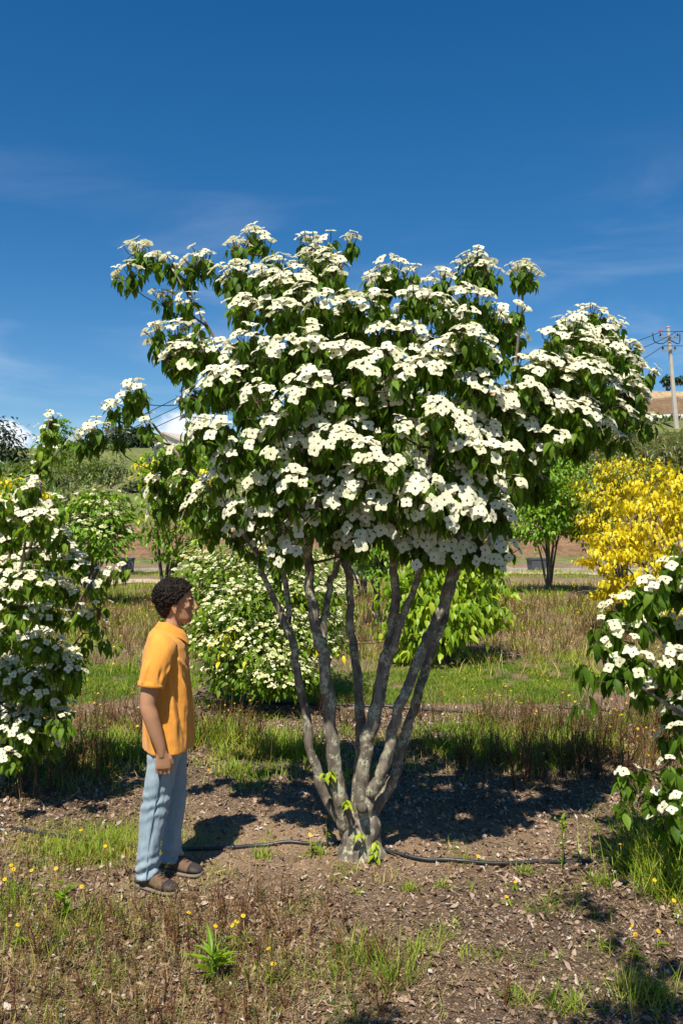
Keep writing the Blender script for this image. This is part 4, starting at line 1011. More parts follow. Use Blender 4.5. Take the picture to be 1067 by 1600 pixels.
# leaf litter and chips
LIT = []
for s in range(4):
    r_ = np.random.RandomState(s); c1, c2 = r_.uniform(-.35, .35, 2)
    V = np.array([[c2 * .3, -.5, c1 * .9], [-.26, -.1, .12 + c2 * .2], [0, -.08, 0], [.26, -.1, .12 - c2 * .2], [-.2, .25, .1], [0, .25, .02], [.2, .25, .1 + c1 * .6], [c1 * .4, .5 + c2 * .3, c2 * 1.0]])
    LIT.append(dict(V=V, F=[np.array([[1, 2, 5, 4], [2, 3, 6, 5]]), np.array([[0, 2, 1], [0, 3, 2], [4, 5, 7], [5, 6, 7]])], mi=[0, 0]))
b = Batch(); n = 165000; X, Y = frustum_pts(n, 2.7, 9.4, rs)
dens = np.clip(.25 + 1.1 * fbm(X * 1.5 + 3, Y * 1.5, 81) - np.exp(-(((X + .35) / 1.0) ** 2 + ((Y - 5.3) / .45) ** 2)) * .75, 0.05, 1) * np.where(Y > 6.2, .55, 1)
keep = rs.rand(n) < dens; X, Y = X[keep], Y[keep]; n = len(X); k = rs.randint(0, 4, n)
nn = np.c_[rs.normal(0, .55, n), rs.normal(0, .55, n), np.ones(n)]; fr_ = frames_up(nn, rs.uniform(0, 6.28, n)); P = np.c_[X, Y, terr(X, Y) + rs.uniform(.002, .016, n)]
S = .007 + .044 * rs.rand(n) ** 3.2; S = np.c_[S * rs.uniform(.5, 1.2, n), S * rs.uniform(.7, 1.3, n), S * rs.uniform(.5, 1.8, n)]; rn = np.clip(rs.normal(.45, .34, n), 0, 1)
for q in range(4):
    m_ = k == q; b.inst(LIT[q], fr_[m_], P[m_], S[m_], rn[m_])
tag(b.obj('leaf_litter', [M['litter']]), 'curled dead leaves littering the brown soil', 'leaf litter', kind='stuff')
b = Batch(); n = 60000; X, Y = frustum_pts(n, 2.7, 9.4, rs); keep = rs.rand(n) < 1.1 - .9 * zone_green(X, Y); X, Y = X[keep], Y[keep]; n = len(X)
CH = dict(V=np.array([[-.5, -.2, 0], [.5, -.25, 0], [.45, .25, 0], [-.45, .2, 0], [-.1, 0, .3], [.25, .02, .25]], float), F=[np.array([[0, 1, 5, 4], [2, 3, 4, 5]]), np.array([[1, 2, 5], [3, 0, 4]])], mi=[0, 0])
b.inst(CH, frames_up(np.c_[rs.normal(0, .25, n), rs.normal(0, .25, n), np.ones(n)], rs.uniform(0, 6.28, n)), np.c_[X, Y, terr(X, Y) - .001], rs.uniform(.006, .026, n) , np.clip(rs.normal(.5, .28, n), 0, 1))
tag(b.obj('bark_chips', [M['chip']]), 'small bark chips and grit scattered over the soil', 'bark chips', kind='stuff', group=None)

# ---- wildflowers near enough to pick one by one
def gz(x_, y_): return float(terr(x_, y_))
def wildflower(px, py, base_py, label, group, s_=0.028, seed=0):
    r_ = np.random.RandomState(seed); g = gat(px + r_.uniform(-8, 8), base_py); g[2] = gz(g[0], g[1])
    h = at(px, py, g[1] + r_.uniform(-.03, .03)) - g
    root = empty('wildflower', g); tag(root, label, 'wildflower', group)
    mid = h * .55 + np.array([r_.normal(0, .01), r_.normal(0, .01), 0])
    b = Batch(); b.add(*tube(np.array([[0, 0, -.02], mid * .5, mid, h]), [.0028, .0024, .002, .0016], 5), .9); b.obj('flower_stem', [M['grass']], root)
    n = 7; t = r_.uniform(.02, .7, n)[:, None]; az = r_.uniform(0, 6.28, n)
    for i in range(n):
        b = Batch(); b.inst(LEAF2[1], frames(np.array([[math.cos(az[i]), math.sin(az[i]), .5]]), np.array([[0, 0, 1.]])), (mid * t[i] * 1.4)[None], np.array([[.022, .055, .05]]) * r_.uniform(.6, 1.3), r_.uniform(0, .5, 1))
        b.obj('leaf', [M['grass']], root)
    b = Batch(); nn = unit(np.array([[r_.normal(0, .35), r_.normal(-.5, .3), 1]]))
    b.inst(daisy_shape(11), frames_up(nn, r_.uniform(0, 6, 1)), h[None], s_, .6)
    b.add(*ellipsoid(h + nn[0] * .004, [s_ * .13, s_ * .13, s_ * .09], 8, 4), 0.3)
    b.obj('flower_head', [M['petal_yellow']], root)
WF = {('yellow daisy-like wildflower in the grass tuft at the edge of the shaded soil', 'yellow daisies in the grass tuft'): [(18, 1352, 1392), (35, 1368, 1400), (50, 1360, 1398), (88, 1357, 1402), (8, 1374, 1412), (28, 1445, 1478), (22, 1358, 1396), (128, 1385, 1420), (165, 1322, 1345), (127, 1297, 1325)],
      ('orange-yellow wildflower on a thin stem among the red weeds below the shoes', 'wildflowers among the red weeds'): [(295, 1426, 1468), (370, 1440, 1485), (380, 1431, 1480), (337, 1447, 1490), (420, 1482, 1530), (427, 1506, 1545), (364, 1446, 1490)],
      ('small orange wildflower leaning beside the trunk over the hose', 'wildflowers beside the trunk'): [(509, 1276, 1326), (491, 1299, 1338), (484, 1304, 1338)],
      ('single yellow wildflower low on the bare leaf litter', 'wildflowers on the leaf litter'): [(805, 1378, 1388), (791, 1401, 1412), (747, 1338, 1348)],
      ('yellow wildflower in the tall grass under the flowering bough', 'wildflowers under the bough'): [(1018, 1279, 1345), (1000, 1276, 1350), (1005, 1293, 1352), (969, 1319, 1352), (1022, 1375, 1402), (1052, 1407, 1440), (987, 1447, 1500), (955, 1457, 1490), (992, 1460, 1500), (1025, 1510, 1550), (986, 1490, 1540), (1028, 1455, 1490)]}
sd = 0
for (lab, grp), lst in WF.items():
    for (px, py, bpy_) in lst:
        sd += 1; wildflower(px, py, bpy_, lab, grp, seed=sd)
def leafy_weed(px, py, h, n, leaf, label, w_=.2, spread=.5, name='leafy_weed', top=None, seed=3):
    r_ = np.random.RandomState(seed); g = gat(px, py); g[2] = gz(g[0], g[1]); root = empty(name, g); tag(root, label, 'weed')
    b = Batch(); b.add(*tube(np.array([[0, 0, -.03], [.005, 0, h * .4], [0, .01, h * .75], [.01, 0, h]]), [.005, .0045, .003, .002], 6), .3); b.obj('flower_stem', [M['grass']], root)
    for i in range(n):
        t = r_.uniform(.05, 1) ; az = i * 2.4 + r_.uniform(-.3, .3); d = np.array([[math.cos(az) * spread, math.sin(az) * spread, r_.uniform(.35, 1)]])
        b = Batch(); b.inst(LEAF[0], frames(d, np.array([[0, 0, 1.]])), np.array([[.003, 0, h * t]]), np.array([[leaf * w_ * 2.2, leaf, leaf]]) * r_.uniform(.6, 1.15), r_.uniform(.1, .5, 1)); b.obj('leaf', [M['lime'] if top is None else M['grass']], root)
    if top:
        for i in range(top):
            p = np.array([r_.normal(0, .02), r_.normal(0, .02), h + r_.uniform(-.04, .02)])
            b = Batch(); b.add(*ellipsoid(p, [.008, .008, .011], 7, 5), .55); b.add(*tube(np.array([[0.005, 0, h * .85], p * .5 + [0, 0, h * .46], p]), [.0015, .0015, .0015], 4), .4); b.obj('bud', [M['grass']], root)
leafy_weed(330, 1532, .13, 26, .13, 'fresh green leafy weed rising among the red weeds', .17, .75)
leafy_weed(878, 1356, .30, 16, .05, 'slender thistle-like weed with pale buds standing beside the hose', .3, .9, top=6, seed=6)
leafy_weed(100, 1440, .16, 22, .09, 'bushy light green weed beside the yellow daisies', .2, .7, seed=8)

# ---------------------------------------------------------------- hoses, wires, planters
M['hose'] = plain('black_polythene', (0.022, 0.023, 0.026), 0.42, 0.5, 40, 0.3)
def hose(pts, r, label, sag=0.0):
    P = []
    for (px, py) in pts:
        g = gat(px, py); P.append(g)
    C = catmull(P, 9); C[:, 1] += (fbm(C[:, 0] * 3, C[:, 0] * 0, 3) - .5) * 0.02
    C[:, 2] = terr(C[:, 0], C[:, 1]) + r * .8 + 0.004 + (fbm(C[:, 0] * 2.1, C[:, 0] * 0 + 4, 7) - .45).clip(0) * .03
    root = empty('irrigation_hose', C[len(C) // 2]); tag(root, label, 'hose')
    o_ = C[len(C) // 2]
    b = Batch(); b.add(*tube(C - o_, r, 10)); b.obj('pipe', [M['hose']], root)
    for k in (len(C) // 3, 2 * len(C) // 3):
        b = Batch(); b.add(*tube(C[k:k + 2] - o_, r * 1.35, 10)); b.obj('connector', [M['hose']], root)
hose([(-90, 1284), (0, 1293), (107, 1309), (200, 1319), (270, 1324), (340, 1325), (400, 1320), (460, 1319), (520, 1325), (552, 1318), (600, 1334), (650, 1344), (710, 1350), (770, 1352), (850, 1349), (975, 1345), (1090, 1344)], .0115,
     'black irrigation hose lying past the tree trunk and the man')
hose([(380, 1096), (526, 1105), (620, 1109), (700, 1114), (780, 1122), (830, 1124)], .016, 'black irrigation hose in the bare strip behind the trunks')
hose([(868, 1107), (920, 1109), (960, 1115), (1020, 1123), (1100, 1126)], .016, 'short black hose between bright grass and dry weeds')
b = Batch()
W0 = [at(507, 1007, 4.93), at(548, 1003, 5.22), at(606, 998, 5.0), at(668, 990, 4.96)]
for dz in (0, -.018):
    C = catmull(np.array(W0) + [0, 0, dz], 6); b.add(*tube(C, .0016, 5))
tag(b.obj('tie_wire', [M['hose']]), 'thin doubled black wire tied across the slender grey stems', 'wire')
M['bin'] = plain('grey_plastic', (0.07, 0.078, 0.09), 0.5, 0.4, 5, 0.25)
for (px, py, w_, h, lab) in ((563, 899, .75, .62, 'grey square planter on the far track behind the thin sapling'), (838, 892, .74, .52, 'grey square planter beside the green dogwood trunk'), (200, 896, .55, .6, 'dark planter on the far track below the cream-flowering dogwood')):
    g = gat(px, py); g[2] = gz(g[0], g[1]) + .03; root = empty('planter', g, .2); tag(root, lab, 'planter')
    b = Batch(); V, F = box((0, 0, h / 2), (w_, w_ * .8, h)); V[:4, :2] *= .86; b.add(V, F); b.obj('tub', [M['bin']], root, False)
    b = Batch()
    for (c, s_) in (((0, -w_ * .4, h), (w_ * 1.08, .05, .06)), ((0, w_ * .4, h), (w_ * 1.08, .05, .06)), ((-w_ * .52, 0, h), (.05, w_ * .84, .058)), ((w_ * .52, 0, h), (.05, w_ * .84, .058))): b.add(*box(c, s_))
    b.obj('rim', [M['bin']], root, False)

# ---------------------------------------------------------------- poles, cables, house, guardrail
M['concrete'] = plain('pole_concrete', (0.46, 0.42, 0.37), 0.9, 0.15, 1.5, 0.2, 0.2)
M['steel'] = plain('dull_steel', (0.33, 0.34, 0.35), 0.5, 0.4, 3, 0.2, metal=0.6)
M['black'] = plain('cable_black', (0.03, 0.032, 0.035), 0.6, 0.3)
M['redclamp'] = plain('red_clamp', (0.5, 0.06, 0.04), 0.6, 0.3)
def pole(base, top, r0, r1, label, arms=True, name='utility_pole'):
    base = np.asarray(base, float); root = empty(name, base); tag(root, label, 'pole')
    t = np.asarray(top, float) - base
    b = Batch(); C = np.linspace([0, 0, -.5], t, 8); V, F = tube(C, np.linspace(r0, r1, 8), 8); b.add(V, F); b.obj('shaft', [M['concrete']], root, False)
    if arms:
        for k, (dz, w_) in enumerate(((-.9, 1.7), (-2.1, 1.2))):
            c = t + [0, 0, dz]
            b = Batch(); b.add(*box(c + [0, -r1 - .06, 0], (w_, .12, .12))); o = b.obj('crossarm', [M['steel']], root, False)
            for sx_ in (-1, 1):
                b = Batch(); P = c + np.array([sx_ * w_ * .46, -r1 - .06, .05])
                b.add(*tube(np.array([P, P + [0, 0, .12], P + [0, 0, .22], P + [0, 0, .3]]), [.06, .1, .07, .03], 8)); b.obj('insulator', [M['black']], root)
        b = Batch(); b.add(*box(t + [-.75, -.2, -.35], (.35, .1, .12))); b.obj('clamp', [M['redclamp']], root, False)
        b = Batch(); b.add(*tube(catmull(np.array([t + [-1.5, -.2, -.5], t + [-1.3, -.2, -1.3], t + [-.6, -.2, -1.5], t + [0, -.25, -1.2], t + [.9, -.2, -1.5], t + [1.0, -.2, -.6]]), 6), .045, 6)); b.obj('jumper_cable', [M['black']], root)
        b = Batch(); b.add(*tube(np.array([t, t + [0, 0, .12]]), [r1 * 1.25, r1 * 1.25], 8)); b.obj('cap', [M['concrete']], root, False)
    return t + base
pr = hb(1057, 76); pt = pole(pr, at(1043, 512, 76), .24, .15, 'pale concrete utility pole rising behind the reeds')
pm = hb(560, 45); pmt = pole(pm, at(556, 478, 45), .2, .13, 'concrete utility pole hidden behind the flowering crown')
pl = hb(-90, 120); plt_ = pole(pl, at(-95, 780, 120) + [0, 0, 0], .2, .13, 'distant concrete pole past the bluish-green tree', True)
pw = hb(1330, 70); pwt = pole(pw, at(1330, 470, 70), .24, .15, 'concrete utility pole farther along the road')
tw = hb(308, 78)
for dx, lab in ((-.24, 'grey concrete post of a pair beside the white house'), (.24, 'grey concrete post of a pair beside the white house')):
    o_ = tw + [dx, 0, 0]; root = empty('concrete_post', o_); tag(root, lab, 'post', 'twin concrete posts'); hh = at(308, 652, 78)[2] - tw[2]
    b = Batch(); b.add(*box((0, 0, hh / 2 - .4), (.26, .3, hh + .8))); b.obj('shaft', [M['concrete']], root, False)
    b = Batch(); b.add(*box((0, 0, hh + .03), (.34, .38, .08))); b.obj('cap', [M['concrete']], root, False)
def cable(a, c, sag, r, label, grp='overhead cables'):
    a = np.asarray(a, float); c = np.asarray(c, float); t = np.linspace(0, 1, 26)[:, None]; C = a + (c - a) * t; C[:, 2] -= sag * 4 * (t * (1 - t))[:, 0]
    b = Batch(); b.add(*tube(C - C[0], r, 5)); o = b.obj('overhead_cable', [M['black']]); o.location = C[0]; tag(o, label, 'cable', grp)
for k, (dx, dz) in enumerate(((-.7, -.4), (.7, -.4), (-.5, -1.7))):
    d = np.array([dx, -.2, dz])
    cable(pmt + d, plt_ + d, 1.0, .03, 'black overhead cable slanting down beside the white cloud', 'cables over the ridge')
    cable(pmt + d, pt + d, 2.2 + .5 * k, .032, 'black overhead cable running into the pale pole from the crown', 'cables between the poles')
    cable(pt + d, pwt + d, .6, .032, 'black overhead cable leaving the pale pole along the road', 'cables along the road')
M['white_wall'] = plain('white_render', (0.72, 0.69, 0.63), 0.9, 0.2, 0.8, 0.08)
M['rooftile'] = plain('roof_tile', (0.46, 0.40, 0.35), 0.9, 0.15, 4, 0.3, 0.4)
M['glass'] = plain('window_glass', (0.05, 0.06, 0.07), 0.1, 0.6)
def house(px, D, w_, dp, h, rz, lab):
    g = hb(px, D); root = empty('house', g, rz); tag(root, lab, 'house')
    V = np.array([[-w_ / 2, -dp / 2, -1], [w_ / 2, -dp / 2, -1], [w_ / 2, dp / 2, -1], [-w_ / 2, dp / 2, -1], [-w_ / 2, -dp / 2, h], [w_ / 2, -dp / 2, h], [w_ / 2, dp / 2, h], [-w_ / 2, dp / 2, h], [0, -dp / 2, h + w_ * .2], [0, dp / 2, h + w_ * .2]])
    b = Batch(); b.add(V, [np.array([[0, 1, 5, 4], [1, 2, 6, 5], [2, 3, 7, 6], [3, 0, 4, 7]]), np.array([[4, 5, 8], [6, 7, 9]])]); b.obj('wall', [M['white_wall']], root, False)
    for s_ in (-1, 1):
        e = np.array([s_ * (w_ / 2 + .4), 0, h - .4 * .4]); r_ = np.array([0, 0, h + w_ * .2 + .02]); y0 = dp / 2 + .35
        q = np.array([e + [0, -y0, 0], e + [0, y0, 0], r_ + [0, y0, 0], r_ + [0, -y0, 0]]); V = np.vstack([q, q + [0, 0, .22]])
        b = Batch(); b.add(V, [np.array([[0, 1, 2, 3], [4, 7, 6, 5], [0, 4, 5, 1], [1, 5, 6, 2], [2, 6, 7, 3], [3, 7, 4, 0]])]); o = b.obj('roof', [M['rooftile']], root, False)
    b = Batch(); b.add(*box((w_ * .2, dp * .1, h + w_ * .2 + .2), (.6, .6, 1.6))); b.obj('chimney', [M['white_wall']], root, False)
    for (x_, z_) in ((-w_ * .25, h * .6), (w_ * .22, h * .6)):
        b = Batch(); b.add(*box((x_, -dp / 2 - .02, z_), (1.1, .1, 1.3))); o = b.obj('window', [M['glass']], root, False)
        b = Batch(); b.add(*box((x_, -dp / 2 - .06, z_ - .72), (1.35, .18, .1))); b2 = b.obj('sill', [M['white_wall']], o, False)
house(288, 99, 7.0, 7, 1.5, R(-28), 'small white house with a pitched roof on the ridge')
house(332, 103, 6.0, 6, 1.4, R(12), 'second white house on the ridge, behind the twin concrete posts')
g = hb(1050, 86.5); root = empty('guardrail', g); tag(root, 'pale metal guardrail along the road below the sandy cutting', 'guardrail')
xs_ = np.linspace(-14, 26, 33)
P = np.c_[xs_, xs_ * 0, terr(xs_ + g[0], xs_ * 0 + g[1]) - g[2] + .75]
b = Batch(); Vb = np.concatenate([P + [0, -.05, -.2], P + [0, -.1, 0], P + [0, -.05, .2], P + [0, .03, .2], P + [0, .03, -.2]]); n = len(xs_); i, j = np.meshgrid(np.arange(5), np.arange(n - 1), indexing='ij')
b.add(Vb, [np.stack([i * n + j, i * n + j + 1, ((i + 1) % 5) * n + j + 1, ((i + 1) % 5) * n + j], -1).reshape(-1, 4)]); b.obj('rail', [plain('rail_zinc', (.6, .6, .58), .6, .4, 2, .1)], root, False)
for k in range(0, n, 3):
    b = Batch(); b.add(*box(P[k] + [0, .1, -.42], (.12, .1, 1.1))); b.obj('post', [M['steel']], root, False)

# ---------------------------------------------------------------- the tree overhead that shades the soil
ob = np.array([-0.6, -1.9, 0.0]); ob[2] = gz(ob[0], ob[1])
rs = np.random.RandomState(19)
ov = []
def opad(x, y, z, a): ov.append(dict(c=np.array([x, y, z], float), a=a, n=unit(np.array([x * .1, .2, 1.0]) + rs.normal(0, .1, 3)), pf=0 if a < .05 else .5))
SH = lambda gx, gy, z: (gx - LD.x / -LD.z * z, gy - LD.y / -LD.z * z, z)
for (px, py, a, z) in ((905, 1400, .10, 3.9), (935, 1425, .10, 3.95), (960, 1460, .09, 4.0), (985, 1500, .12, 4.0), (1010, 1535, .15, 4.0), (1050, 1560, .2, 4.1), (980, 1575, .16, 4.0), (1060, 1500, .14, 4.0), (600, 1590, .12, 4.0), (560, 1605, .13, 4.1), (640, 1612, .12, 4.0),
                       (700, 1640, .15, 4.1), (780, 1640, .15, 4.1), (880, 1620, .15, 4.1), (930, 1600, .12, 4.1), (850, 1560, .06, 4.0), (500, 1650, .15, 4.1), (300, 1680, .2, 4.2), (870, 1395, .06, 3.9)):
    gx, gy, _ = gat(px, py); opad(*SH(gx, gy, z), a)
opad(1.10, 2.6, 3.42, .04)
for i in range(14): opad(rs.uniform(-1.6, .9), rs.uniform(-2.6, -.2), rs.uniform(3.9, 4.6), .2)
dogwood('dogwood_tree', 'overhanging tree behind the viewpoint, only a dark leaf tip showing against the blue sky', 'tree', ob,
        [([ob + [q * .05, 0, -.05], ob + [q * .1, .05, 1.2], ob + [q * .25, .2, 2.6], ob + [q * .4, .7, 3.5], t_, ], [.05, .042, .034, .024, .010])
         for q, t_ in ((-1, np.array([-.5, .5, 3.85])), (0, np.array([.1, .8, 3.85])), (1, np.array([.75, .9, 3.9])))] + [([np.array([.75, .9, 3.9]), np.array([1.2, 1.6, 3.95]), np.array([1.4, 2.2, 3.75]), np.array([1.3, 2.6, 3.45])], [.011, .009, .007, .005])], ov, 15, M['leaf'], zmin=3.45, single=0)
# ---------------------------------------------------------------- the person
def fuse(parts, voxel, smooth=4, name='tmp'):
    """joins closed shapes into one continuous surface"""
    b = Batch()
    for V, F in parts: b.add(V, F)
    o = b.obj(name, [M['knob']])
    r_ = o.modifiers.new('r', 'REMESH'); r_.mode = 'VOXEL'; r_.voxel_size = voxel; r_.use_smooth_shade = True
    s_ = o.modifiers.new('s', 'SMOOTH'); s_.factor = .5; s_.iterations = smooth
    dg = bpy.context.evaluated_depsgraph_get(); ev = o.evaluated_get(dg); me = bpy.data.meshes.new_from_object(ev)
    bpy.data.objects.remove(o)
    return me
def coords(me):
    a = np.zeros(len(me.vertices) * 3, np.float32); me.vertices.foreach_get('co', a); return a.reshape(-1, 3).astype(float)
def normals(me):
    a = np.zeros(len(me.vertices) * 3, np.float32); me.vertices.foreach_get('normal', a); return a.reshape(-1, 3).astype(float)
def setco(me, C, mat_):
    me.vertices.foreach_set('co', C.astype(np.float32).ravel()); me.materials.clear(); me.materials.append(mat_)
    me.polygons.foreach_set('use_smooth', np.ones(len(me.polygons), bool)); me.update(); return me

M['skin'] = plain('skin', (0.46, 0.237, 0.13), 0.5, 0.35, 14, 0.08)
sk = M['skin'].node_tree.nodes['Principled BSDF']; sk.inputs['Subsurface Weight'].default_value = 0.12; sk.inputs['Subsurface Radius'].default_value = (.012, .005, .003)
def clothmat(name, col, weave, var=.14, b_=0.25, streak=None):
    m, N, L, b, out = nmat(name)
    n1 = noise_node(N, L, 7, 5, .6); n2_ = noise_node(N, L, weave, 2, .5)
    c = mixc(N, L, n1.outputs['Fac'], tuple(x * (1 - var) for x in col), tuple(min(1, x * (1 + var)) for x in col))
    if streak:
        n3 = noise_node(N, L, 90, 3, .7, vec_scale=(1, 1, .12)); n4 = noise_node(N, L, 3.0, 3, .5)
        c = mixc(N, L, 1.0, c, mixc(N, L, n3.outputs['Fac'], (.78, .8, .84), (1.2, 1.18, 1.14)), 'MULTIPLY')
        c = mixc(N, L, n4.outputs['Fac'], mixc(N, L, 1.0, c, (.75, .8, .88), 'MULTIPLY'), mixc(N, L, 1.0, c, (1.25, 1.2, 1.12), 'MULTIPLY'))
    L.new(c, b.inputs['Base Color']); b.inputs['Roughness'].default_value = .9; b.inputs['Specular IOR Level'].default_value = .12
    b.inputs['Sheen Weight'].default_value = .15
    bump(N, L, b, n2_.outputs['Fac'], b_, .002)
    return m
M['shirt'] = clothmat('orange_pique', (0.71, 0.30, 0.05), 500)
M['shirt_trim'] = clothmat('orange_rib', (0.69, 0.285, 0.045), 300, b_=.5)
M['denim'] = clothmat('washed_denim', (0.27, 0.345, 0.39), 400, .2, .35, streak=True)
M['stitch'] = plain('denim_seam', (0.13, 0.19, 0.25), .9, .1)
M['hair'] = plain('dark_curls', (0.016, 0.009, 0.006), 0.5, 0.3, 60, .5)
M['shoe'] = plain('brown_suede', (0.15, 0.095, 0.062), 0.8, 0.2, 30, .35, .3)
M['shoe_dark'] = plain('toe_rubber', (0.045, 0.036, 0.032), 0.6, 0.3, 30, .3)
M['sole'] = plain('sole_rubber', (0.19, 0.155, 0.12), 0.8, 0.2, 25, .3, .3)
M['lace'] = plain('maroon_lace', (0.16, 0.055, 0.045), 0.85, 0.15, 60, .3)
M['eye_white'] = plain('eye_white', (.7, .66, .62), .25, .5); M['iris'] = plain('iris', (.03, .018, .01), .2, .6)
M['lip'] = plain('lip', (0.36, 0.15, 0.115), .5, .35)

pg = gat(262, 1371); pg[2] = gz(pg[0], pg[1]) + 0.004
man = empty('person', pg, R(9)); tag(man, 'person in orange polo shirt and light blue jeans standing side-on, looking toward the tree', 'person')

# body (head, neck, trunk, arms with hands, legs): one continuous surface
def limb(P, r, n=5, sides=14, ell=None): 
    C = catmull(np.array(P, float), n); rr = np.interp(np.linspace(0, 1, len(C)), np.linspace(0, 1, len(r)), r); return tube(C, rr, sides, ell=ell)
hx = 0.006
head = [(1.470, .112, .014, .020), (1.482, .098, .034, .036), (1.500, .080, .056, .049), (1.525, .064, .073, .057), (1.55, .056, .083, .063), (1.578, .050, .090, .068), (1.61, .047, .095, .073), (1.645, .044, .095, .074), (1.675, .040, .087, .069), (1.70, .034, .068, .056), (1.715, .028, .034, .03)]
parts = [loft(head, 30),
         limb([(.0, 0, 1.36), (.018, 0, 1.43), (.034, 0, 1.49), (.045, 0, 1.54)], [.075, .058, .052, .054], ell=(1, 1)),
         loft([(.80, 0, .10, .15), (.95, 0, .10, .14), (1.1, 0, .10, .14), (1.25, -.005, .11, .155), (1.36, -.005, .085, .15), (1.42, .0, .06, .09)], 26)]
# nose, brow, cheek, lips, chin, ear
parts += [limb([(.138, 0, 1.612), (.150, 0, 1.585), (.163, 0, 1.558), (.153, 0, 1.548)], [.008, .010, .0125, .010], ell=(1, 1)), ellipsoid((.148, .010, 1.552), (.011, .009, .008)), ellipsoid((.148, -.010, 1.552), (.011, .009, .008)),
          ellipsoid((.128, .030, 1.612), (.013, .026, .008)), ellipsoid((.128, -.030, 1.612), (.013, .026, .008)), ellipsoid((.105, -.045, 1.572), (.026, .017, .020)), ellipsoid((.105, .045, 1.572), (.026, .017, .020)),
          ellipsoid((.137, 0, 1.523), (.013, .022, .0065)), ellipsoid((.134, 0, 1.511), (.012, .020, .0065)), ellipsoid((.124, 0, 1.486), (.014, .018, .014))]
for s_ in (-1, 1):
    ear = [(0.048, 1.530), (0.040, 1.545), (0.034, 1.563), (0.036, 1.582), (0.048, 1.590), (0.059, 1.582), (0.060, 1.568)]
    parts.append(limb([(x, s_ * .077, z) for x, z in ear], [.006, .0065, .0065, .0065, .006, .005, .004], 4, 8))
    parts.append(ellipsoid((.048, s_ * .071, 1.562), (.014, .007, .024)))
def arm(s_):
    out = [limb([(-.015, s_ * .165, 1.375), (-.045, s_ * .205, 1.28), (-.078, s_ * .235, 1.16), (-.092, s_ * .248, 1.055), (-.078, s_ * .250, .99), (-.052, s_ * .245, .90), (-.026, s_ * .238, .815), (-.018, s_ * .234, .765)],
                [.062, .056, .050, .043, .044, .038, .029, .022], 5, 16)]
    W = np.array([-.018, s_ * .234, .79])
    # palm, back of the hand turned outwards
    out.append(loft([(.695, -.010, .041, .013, s_ * .226), (.715, -.012, .043, .0155, s_ * .228), (.745, -.014, .040, .017, s_ * .231), (.775, -.017, .032, .019, s_ * .234), (.80, -.021, .027, .020, s_ * .236), (.825, -.028, .018, .016, s_ * .238)], 20))
    for k, (fx, l1, l2, l3, r_) in enumerate(((.024, .040, .026, .020, .0098), (.002, .043, .028, .021, .010), (-.020, .040, .026, .020, .0096), (-.041, .033, .021, .018, .0084))):
        k0 = np.array([fx - .006, s_ * .227, .708]); a1 = .25; a2 = 1.75; a3 = 2.9
        p1 = k0 + np.array([.002, -s_ * math.sin(a1) * l1, -math.cos(a1) * l1]); p2 = p1 + np.array([.002, -s_ * math.sin(a2) * l2, -math.cos(a2) * l2]); p3 = p2 + np.array([0, -s_ * math.sin(a3) * l3, -math.cos(a3) * l3])
        P = [k0 + [0, 0, .02], k0, (k0 + p1) / 2, p1, (p1 + p2) / 2, p2, p3]
        out.append(tube(np.array(P), [r_ * .9, r_ * 1.12, r_ * .95, r_ * 1.05, r_ * .9, r_ * .93, r_ * .7], 10))
    th = [(.0, s_ * .230, .775), (.024, s_ * .222, .752), (.036, s_ * .212, .722), (.034, s_ * .202, .696), (.026, s_ * .194, .678)]
    out.append(tube(np.array(th), [.013, .0135, .0115, .0105, .007], 10))
    return out
parts += arm(-1) + arm(1)
LEGS = {-1: ([(.0, -.072, .90), (-.014, -.086, .76), (-.034, -.098, .62), (-.055, -.10, .49), (-.078, -.102, .36), (-.096, -.103, .22), (-.106, -.104, .06)], R(-36)),
        1: ([(.012, .072, .90), (.022, .086, .76), (.030, .098, .62), (.036, .10, .49), (.028, .10, .36), (.020, .10, .22), (.016, .10, .06)], R(-30))}
for s_ in (-1, 1): parts.append(limb(LEGS[s_][0], [.085, .075, .06, .05, .05, .038, .034], 4, 14))
me = fuse(parts, .0042, 3, 'body'); C = coords(me); me = setco(me, C, M['skin']); me.name = 'body'
body = link('body', me, man)
for s_ in (-1, 1):
    b = Batch(); b.add(*ellipsoid((.1205, s_ * .031, 1.593), (.0115, .012, .0065), 12, 8)); e = b.obj('eye', [M['eye_white']], man)
    b = Batch(); b.add(*ellipsoid((.1285, s_ * .034, 1.593), (.005, .0065, .0058), 10, 6)); b.obj('iris', [M['iris']], e)
    b = Batch(); b.add(*limb([(.140, s_ * .012, 1.612), (.136, s_ * .028, 1.619), (.122, s_ * .048, 1.613)], [.0045, .006, .0035], 4, 6)); b.obj('eyebrow', [M['hair']], man)
    b = Batch(); b.add(*limb([(.136, s_ * .016, 1.600), (.135, s_ * .031, 1.605), (.124, s_ * .045, 1.600)], [.0018, .0026, .0018], 4, 6)); b.obj('eyelash', [M['hair']], man)
b = Batch(); b.add(*ellipsoid((.1385, 0, 1.5225), (.0125, .019, .0052), 12, 7)); b.add(*ellipsoid((.1355, 0, 1.5115), (.0118, .018, .0056), 12, 7)); b.obj('lip', [M['lip']], man)

